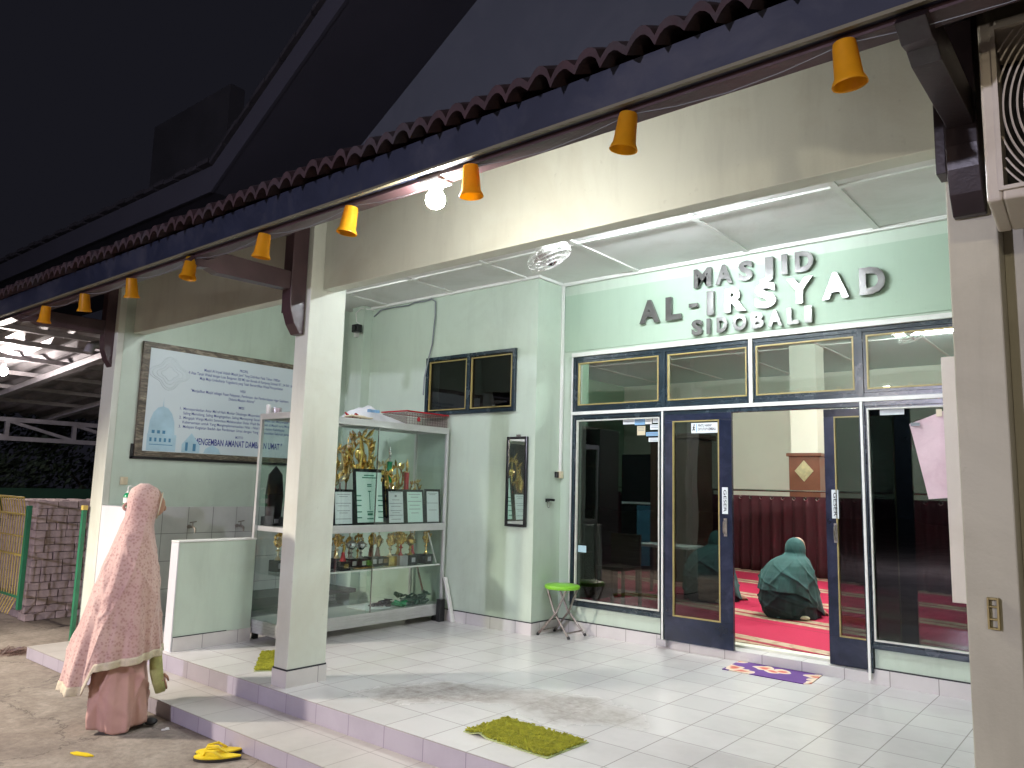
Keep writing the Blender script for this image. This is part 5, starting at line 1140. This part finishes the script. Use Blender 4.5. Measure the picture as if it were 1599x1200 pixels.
# kneeling worshippers ------------------------------------------------
def kneeler(P, ang, label, veilmat, group):
    S = (math.cos(ang), math.sin(ang), 0); T = (math.sin(ang), -math.cos(ang), 0)
    def Wk(s, t, z): return (P[0]+S[0]*s+T[0]*t, P[1]+S[1]*s+T[1]*t, z)
    t = thing('person', label, 'person', P, group)
    J = [(Wk(-.20,0,.46),(.16,.17)),(Wk(-.16,0,.62),(.13,.15)),(Wk(-.07,0,.80),(.12,.16)),(Wk(0,0,.88),(.05,.05)),(Wk(.02,0,.94),(.05,.05)),
         (Wk(-.04,.13,.80),.05),(Wk(.03,.18,.60),.04),(Wk(.15,.12,.46),.032),(Wk(.22,.10,.38),.024),
         (Wk(-.04,-.13,.80),.05),(Wk(.03,-.18,.60),.04),(Wk(.15,-.12,.46),.032),(Wk(.22,-.10,.38),.024),
         (Wk(-.12,.10,.42),.08),(Wk(.16,.10,.38),.055),(Wk(-.20,.10,.355),.04),
         (Wk(-.12,-.10,.42),.08),(Wk(.16,-.10,.38),.055),(Wk(-.20,-.10,.355),.04)]
    E_ = [(0,1),(1,2),(2,3),(3,4),(2,5),(5,6),(6,7),(7,8),(2,9),(9,10),(10,11),(11,12),(0,13),(13,14),(14,15),(0,16),(16,17),(17,18)]
    skin_body('body', J, E_, 'skin', t)
    head(P, S, T, Wk(.03,0,.965), r=.09, tilt=.5).build('head','skin',t,smooth='all')
    vs = [(1.075,-.01,.035,.02),(1.062,-.04,.065,.05),(1.035,-.062,.085,.078),(1.00,-.074,.100,.092),(.96,-.080,.106,.098),(.925,-.078,.098,.098),(.90,-.105,.092,.11),(.875,-.18,.098,.15),(.84,-.245,.107,.185),(.81,-.285,.118,.205),(.75,-.335,.135,.23),(.69,-.368,.157,.245),(.58,-.402,.19,.26),(.48,-.41,.222,.27),(.41,-.39,.25,.26),(.34,-.35,.28,.25),(.31,-.31,.29,.24)]
    def hemk(s, side):
        tab = ((-.40,.575),(-.25,.565),(-.12,.50),(-.03,.41),(.07,.345),(.17,.318),(.30,.316))
        for a, b in zip(tab, tab[1:]):
            if s <= b[0]: return lerp(a[1], b[1], max(0, min(1, (s-a[0])/(b[0]-a[0]))))
        return .316
    V_ = cloth(loft(vs, hemk, P, S, T, 220, 80, (8,.040), .062, seed=5, sq=.95), 'veil', veilmat, t)
    sk = [(.66,-.34,.12,.22),(.58,-.385,.155,.235),(.50,-.402,.185,.245),(.43,-.400,.215,.25),(.36,-.37,.24,.24),(.312,-.33,.25,.23)]
    cloth(loft(sk, lambda s, q: .313, P, S, T, 150, 30, (7,.03), .06, seed=8, cap_top=True), 'robe', 'mukena_dark', t)
    bs = MB(); bs.tube([Wk(.03+.082*math.cos(a)*.9-.005,.092*math.sin(a),.972-.012*math.cos(a)) for a in [2*PI*i/24 for i in range(24)]], .006, 6, closed=True); bs.build('head_band', veilmat, V_, smooth='all')
    h = hand(t, Wk(.25,.10,.352), (S[0],S[1],-.3), (0,0,1), palm=.05)
    ft = MB(); ft.sphere(Wk(-.15,.22,.335), .04, 12, 8, (1.4,1,.55)); ft.build('foot','lace_cream',t,smooth='all')
    return t
A1 = math.atan2(.94, .335)
kneeler((-2.80,7.87,.31), A1, 'crouching person in teal prayer veil on the red carpet in the doorway', 'mukena_green', None)
kneeler((-3.83,8.30,.31), A1-.1, 'kneeling person in dark teal veil seen through the left sliding door glass', 'mukena_green', None)
# ------------------------------------------------------------------ hall furnishing
cp = box('carpet', (-8.9,6.165,.3052),(3.9,14.7,.3105), 'prayer_carpet', None); tag(cp, 'red prayer carpet with cream patterned bands covering the hall floor', 'carpet')
ca = math.atan2(-.25, 1); RC = Matrix.Translation((-4.4,11.65,0)) @ Matrix.Rotation(ca,4,'Z')
DC = thing('divider_curtain', 'waist-high maroon pleated curtain on a steel rail dividing the hall', 'curtain', (-4.4,11.65,.31))
V = []; nx = 900
for j in range(8):
    z = lerp(1.475,.33,j/7)
    for i in range(nx+1):
        x = lerp(-3.9,6.2,i/nx); V.append((x, .035*math.sin(x*2*PI/.19)*(.6+.4*j/7)+.008*math.sin(x*9), z))
F = [(j*(nx+1)+i, j*(nx+1)+i+1, (j+1)*(nx+1)+i+1, (j+1)*(nx+1)+i) for j in range(7) for i in range(nx)]
cloth(MB().add(V,F,RC), 'curtain', 'maroon', DC)
r_ = MB(); r_.tube([tuple(RC @ Vector((x,0,1.555))) for x in (-3.9,6.2)], .016, 8)
for x in (-3.8,-1.2,1.4,4.0,6.1): r_.tube([tuple(RC @ Vector((x,0,.315))),tuple(RC @ Vector((x,0,1.56)))], .014, 8); r_.tube([tuple(RC @ Vector((x,-.2,.325))),tuple(RC @ Vector((x,.2,.325)))], .014, 8)
r_.build('rail','steel',DC,smooth=True)
r_ = MB()
for i in range(53):
    x = -3.85+i*.19; T_ = RC @ Matrix.Translation((x,-.045,1.44)); r_.tube([tuple(T_ @ Vector((.022*math.cos(a),0,.022*math.sin(a)))) for a in [2*PI*k/10 for k in range(10)]], .007, 5, closed=True)
r_.build('eyelets','chrome',DC,smooth=True)
WD = thing('wardrobe', 'tall brown wooden wardrobe inside the hall behind the left sliding door', 'wardrobe', (-5.0,9.8,.31))
box('carcass',(-5.35,9.5,.312),(-4.72,10.12,2.22),'wardrobe_brown',WD,bevel=.005); box('cornice',(-5.39,9.46,2.221),(-4.67,10.16,2.29),'wardrobe_brown',WD,bevel=.01)
box('door_panel',(-5.32,9.488,.40),(-5.05,9.499,2.15),'wardrobe_brown',WD,bevel=.003); box('door_panel',(-5.02,9.488,.40),(-4.75,9.499,2.15),'wardrobe_brown',WD,bevel=.003)
CB = thing('cupboard', 'dark brown cupboard just inside the left fixed pane', 'cupboard', (-4.95,7.5,.31))
box('carcass',(-5.6,7.1,.312),(-4.98,7.7,2.22),'wardrobe_brown',CB,bevel=.005); box('side_shelf',(-4.979,7.3,.312),(-4.75,7.7,2.18),'dark_wood',CB,bevel=.004)
for z in (.8,1.3,1.75): box('shelf',(-4.975,7.28,z),(-4.76,7.299,z+.02),'wardrobe_brown',CB)
ST2 = thing('storage_shelf', 'dark storage unit with pale top in the far left of the hall', 'shelf', (-5.9,10.2,.31))
box('carcass',(-6.30,10.3,.312),(-5.45,10.7,2.05),'black_gloss',ST2,bevel=.004); box('shelf',(-6.28,10.27,1.3),(-5.75,10.299,1.33),'paper',ST2)
box('curtain',(-6.0,10.25,.40),(-5.75,10.268,1.28),'sheet_blue_dark',ST2)
LT = thing('low_table', 'low table with white top inside the hall behind the kneeling person', 'table', (-4.3,8.5,.31))
box('table_top',(-4.75,8.05,.855),(-4.05,8.45,.885),'white_plastic',LT,bevel=.003)
for x in (-4.72,-4.10):
    for y in (8.08,8.42): box('leg',(x-.015,y-.015,.312),(x+.015,y+.015,.855),'black_matt',LT)
CH = thing('wooden_chair', 'small dark wooden chair behind the left fixed pane', 'chair', (-4.3,7.0,.31))
box('seat',(-4.45,6.75,.70),(-4.10,7.10,.73),'wardrobe_brown',CH,bevel=.003); box('backrest',(-4.45,7.07,.74),(-4.10,7.10,1.05),'wardrobe_brown',CH,bevel=.003)
for x in (-4.44,-4.11):
    for y in (6.76,7.09): box('leg',(x-.014,y-.014,.312),(x+.014,y+.014,.70),'wardrobe_brown',CH)
# ------------------------------------------------------------------ yard left of the building
CPT = thing('carport', 'galvanised steel carport roof with truss and corrugated sheets left of the mosque', 'carport', (-11,5,0))
def cz(x): return 2.90+(x+8.0)*.078
V = []; nyy = 300
for x in (-8.0,-14.6):
    for i in range(nyy+1):
        y = 1.2+12*i/nyy; ph = (y/.26) % 1; h = .0 if ph < .35 else (.045*(ph-.35)/.12 if ph < .47 else (.045 if ph < .83 else .045*(1-(ph-.83)/.17)))
        V.append((x, y, cz(x)+.09+h))
F = [(i, i+1, nyy+1+i+1, nyy+1+i) for i in range(nyy)]
sh = MB().add(V,F).build('roof_sheet','galvanised',CPT); sh.modifiers.new('s','SOLIDIFY').thickness = .004
for x in (-8.03,-8.5,-9.1,-9.9,-10.8,-11.8,-12.9): box('purlin',(x-.025,1.2,cz(x)+.035),(x+.025,13.2,cz(x)+.085),'galvanised',CPT)
for y in (1.6,3.6,4.9,7.2,9.6): MB().bar((-8.0,y,cz(-8)-.005),(-14.5,y,cz(-14.5)-.005),.09,.07).build('rafter','galvanised',CPT)
tr_ = MB(); tr_.bar((-14,1.2,2.06),(-14,13,2.06),.07,.07).bar((-14,1.2,2.36),(-14,13,2.36),.07,.07)
for i in range(12):
    y = 1.3+i*1.0; tr_.bar((-14,y,2.06),(-14,y,2.36),.06,.06); tr_.bar((-14,y,2.34),(-14,y+1.0,2.08),.05,.05)
tr_.build('truss','galvanised',CPT)
for y in (2.0,8.6): MB().tube([(-14,y,0),(-14,y,2.05)],.06,12).build('post','galvanised',CPT,smooth=True)
MB().tube([(-8.02,3.28,2.80),(-8.02,3.16,2.80),(-7.99,3.10,2.77),(-7.99,3.08,2.70)],.045,12).build('gutter_pipe','galvanised',CPT,smooth=True)
CBL = thing('carport_bulb', 'bare glowing bulb hanging under the carport roof at the left edge', 'bulb', (-10.0,2.97,2.72))
MB().tube([(-10.0,2.97,2.74),(-10.0,2.97,2.70)],.02,10).build('socket','white_plastic',CBL)
MB().sphere((-10.0,2.97,2.655),.050,16,12).build('globe','carport_glow',CBL,smooth='all')
GT = thing('yard_gate', 'open yellow barred gate with green end post in front of the pavers', 'gate', (-9.0,2.85,.1))
g1 = MB()
for i in range(22): x = -9.95+i*.07; g1.tube([(x,2.85,.33),(x,2.85,1.12),(x+.05,2.80,1.27)],.0055,5)
for i in range(22): x = -9.95+i*.07; g1.tube([(x,2.85,.33),(x-.05,2.80,.17)],.0055,5)
g1.build('bars','gate_yellow',GT)
g1 = MB(); g1.tube([(-10,2.80,1.275),(-8.42,2.80,1.275)],.010,6).tube([(-10,2.85,1.11),(-8.42,2.85,1.11)],.010,6).tube([(-10,2.85,.72),(-8.42,2.85,.72)],.010,6).tube([(-10,2.85,.90),(-8.42,2.85,.90)],.007,6); g1.build('rails','gate_yellow',GT)
g1 = MB(); g1.box((-8.425,2.83,.22),(-8.375,2.87,1.20)); g1.build('end_post','gate_green',GT,bevel=.003); g1 = MB(); g1.tube([(-10,2.85,.33),(-8.42,2.85,.33)],.014,6); g1.build('bottom_rail','gate_green',GT)
GP = tag(box('gate_post',(-7.325,2.90,.0),(-7.288,2.935,1.20),'gate_green',None,bevel=.003), 'slim green steel gate post against the left wall end', 'post'); box('post_cap',(-7.328,2.897,1.2),(-7.285,2.938,1.24),'gate_yellow',GP)
# stacked pavers
pv = MB().box((-.0975,-.0475,0),(.0975,.0475,.072)).build('paver','paver',bevel=.004)
random.seed(13); first = {'p':True,'h':True}; cnt = 0
def put(kind, x, y, z, rz, lab):
    global cnt
    src = pv
    if first[kind]: o = src; first[kind] = False
    else: o = src.copy(); COL.objects.link(o)
    o.location = (x+random.uniform(-.008,.008), y+random.uniform(-.004,.004), z); o.rotation_euler = (0,0,rz+random.uniform(-.015,.015)); o.name = 'paver'
    tag(o, lab, 'paver', 'stacked concrete pavers'); cnt += 1
LAB = 'pinkish grey concrete paver in the big stack behind the gate'
rnd = random.Random(2)
for k in range(16):
    z = .003+k*.0765
    y = 3.14 + (.0 if k > 4 else -.03)
    while y < 4.75:
        if rnd.random() < .5: put('p', -9.08+(.03 if k < 5 else 0)+rnd.uniform(-.012,.012), y+.10, z, PI/2, LAB); y += .203
        else: put('p', -9.13+(.03 if k < 5 else 0)+rnd.uniform(-.012,.012), y+.05, z, 0, LAB); y += .103
    x = -9.30
    while x > -10.1: put('p', x-.10, 3.19+rnd.uniform(-.012,.012), z, 0, LAB); x -= .203
core = MB(); 
for i in range(4):
    for j in range(6): put('p', -9.35-i*.21, 3.42+j*.22, .003+15*.0765, rnd.choice((0,PI/2)), LAB)
FN = thing('green_fence', 'low green sheet fence at the back of the yard behind the pavers', 'fence', (-14.5,6,0))
box('sheet',(-14.55,-2,.02),(-14.5,14,1.27),'tarp_green',FN)
for y in range(-2,15,2): box('fence_post',(-14.5,y-.03,0),(-14.44,y+.03,1.22),'gate_green',FN)
# night foliage behind the fence
random.seed(17)
def shrub(cx, cy, h, r, n, lab, seed):
    rd = random.Random(seed); t = thing('tree', lab, 'tree', (cx,cy,0), 'dark trees behind the fence')
    tr2 = MB(); tr2.tube([(cx,cy,0),(cx+.1,cy,h*.3),(cx-.05,cy+.1,h*.6)],[.12,.09,.05],7)
    for i in range(7):
        a = rd.uniform(0,6.28); z0 = rd.uniform(.15,.55)*h; tr2.tube([(cx,cy,z0),(cx+math.cos(a)*r*.4,cy+math.sin(a)*r*.4,z0+h*.15),(cx+math.cos(a)*r*.85,cy+math.sin(a)*r*.85,z0+h*.22)],[.04,.025,.01],5)
    tr2.build('trunk','bark',t)
    lf = MB()
    cl = [(cx+rd.uniform(-1,1)*r*.8, cy+rd.uniform(-1,1)*r*.8, h*rd.uniform(.25,.95)) for _ in range(26)]
    for i in range(n):
        c = cl[i % 26]; p = Vector((c[0]+rd.gauss(0,.3)*r*.6, c[1]+rd.gauss(0,.3)*r*.6, max(.1, c[2]+rd.gauss(0,.3)*h*.16))); a = Vector((rd.gauss(0,1),rd.gauss(0,1),rd.gauss(0,1))).normalized(); b_ = a.orthogonal().normalized(); c2 = a.cross(b_); s = rd.uniform(.035,.085)
        lf.add([p-b_*s, p-c2*s*.4, p+b_*s, p+c2*s*.4], [(0,1,2,3)])
    lf.build('crown','foliage_dark',t)
for i, (x, y, h, r) in enumerate(((-16.4,2.0,3.0,1.6),(-16.0,4.6,2.6,1.4),(-16.8,6.8,3.2,1.7),(-17.5,9.5,3.4,1.8),(-18.5,0.0,3.2,1.8))):
    shrub(x, y, h, r, 4200, ['leafy dark tree behind the fence at the left edge','bushy dark tree behind the fence in the middle','dark tree behind the fence nearest the wall end','dark tree far back behind the house wall','farthest left dark tree beyond the carport'][i], i+1)
# ------------------------------------------------------------------ world, lamps, camera
wld = D.worlds.new('World'); scn.world = wld; wld.use_nodes = True; wt_ = wld.node_tree; wt_.nodes.clear()
wo = wt_.nodes.new('ShaderNodeOutputWorld'); bg_ = wt_.nodes.new('ShaderNodeBackground'); sk_ = wt_.nodes.new('ShaderNodeTexSky'); sk_.sky_type = 'NISHITA'; sk_.sun_disc = False; sk_.sun_elevation = math.radians(-6); sk_.sun_rotation = math.radians(30)
mx = wt_.nodes.new('ShaderNodeMix'); mx.data_type = 'RGBA'; mx.inputs[0].default_value = .06; mx.inputs[6].default_value = (.0055,.0055,.008,1)
wt_.links.new(sk_.outputs[0], mx.inputs[7]); wt_.links.new(mx.outputs[2], bg_.inputs[0]); bg_.inputs[1].default_value = 1.0; wt_.links.new(bg_.outputs[0], wo.inputs[0])
def lamp(name, kind, loc, power, col, size=.1, target=None, **k):
    l = D.lights.new(name, kind); l.energy = power; l.color = col
    if kind == 'POINT': l.shadow_soft_size = size
    if kind == 'AREA': l.size = size
    if kind == 'SPOT': l.shadow_soft_size = size; l.spot_size = k.get('spot', 2.0); l.spot_blend = .6
    o = D.objects.new(name, l); COL.objects.link(o); o.location = loc
    if target: o.rotation_euler = (Vector(target)-Vector(loc)).to_track_quat('-Z','Y').to_euler()
    return o
lamp('street_light', 'POINT', (-2.8,-6.5,3.1), 1150, (.82,.78,1.0), .12)
lamp('neighbour_light', 'POINT', (1.3,-1.2,2.3), 40, (1.0,.86,.66), .08)
lamp('yard_fill_light', 'SPOT', (-7.6,-0.8,2.9), 450, (1.0,.90,.78), .12, (-6.3,0.9,0), spot=math.radians(98))  # unseen spot added to brighten the concrete in front of the step
lamp('neighbour_light', 'POINT', (1.3,-1.2,2.3), 40, (1.0,.86,.66), .08)
lamp('yard_fill_light', 'SPOT', (-7.6,-0.8,2.9), 450, (1.0,.90,.78), .12, (-6.3,0.9,0), spot=math.radians(98))  # same added ground fill once more
scn.view_settings.view_transform = 'Standard'; scn.view_settings.look = 'None'; scn.view_settings.gamma = 1; scn.view_settings.exposure = 0.7
scn.render.engine = 'CYCLES'; scn.cycles.max_bounces = 10; scn.cycles.transparent_max_bounces = 16; scn.cycles.sample_clamp_indirect = 6; scn.cycles.caustics_reflective = False; scn.cycles.caustics_refractive = False
yaw, pit, rol = (math.radians(a) for a in (39.70, 7.65, 1.54))
fw = Vector((-math.sin(yaw)*math.cos(pit), math.cos(yaw)*math.cos(pit), math.sin(pit))); rt = Vector((math.cos(yaw), math.sin(yaw), 0)); upv = rt.cross(fw)
r2 = rt*math.cos(rol)+upv*math.sin(rol); u2 = -rt*math.sin(rol)+upv*math.cos(rol)
cam = D.objects.new('camera', D.cameras.new('camera')); COL.objects.link(cam)
cam.matrix_world = Matrix(((r2.x,u2.x,-fw.x,0),(r2.y,u2.y,-fw.y,0),(r2.z,u2.z,-fw.z,1.5),(0,0,0,1)))
cam.data.sensor_width = 36; cam.data.lens = 1200/1599*36; cam.data.clip_start = .05; cam.data.clip_end = 300
scn.camera = cam
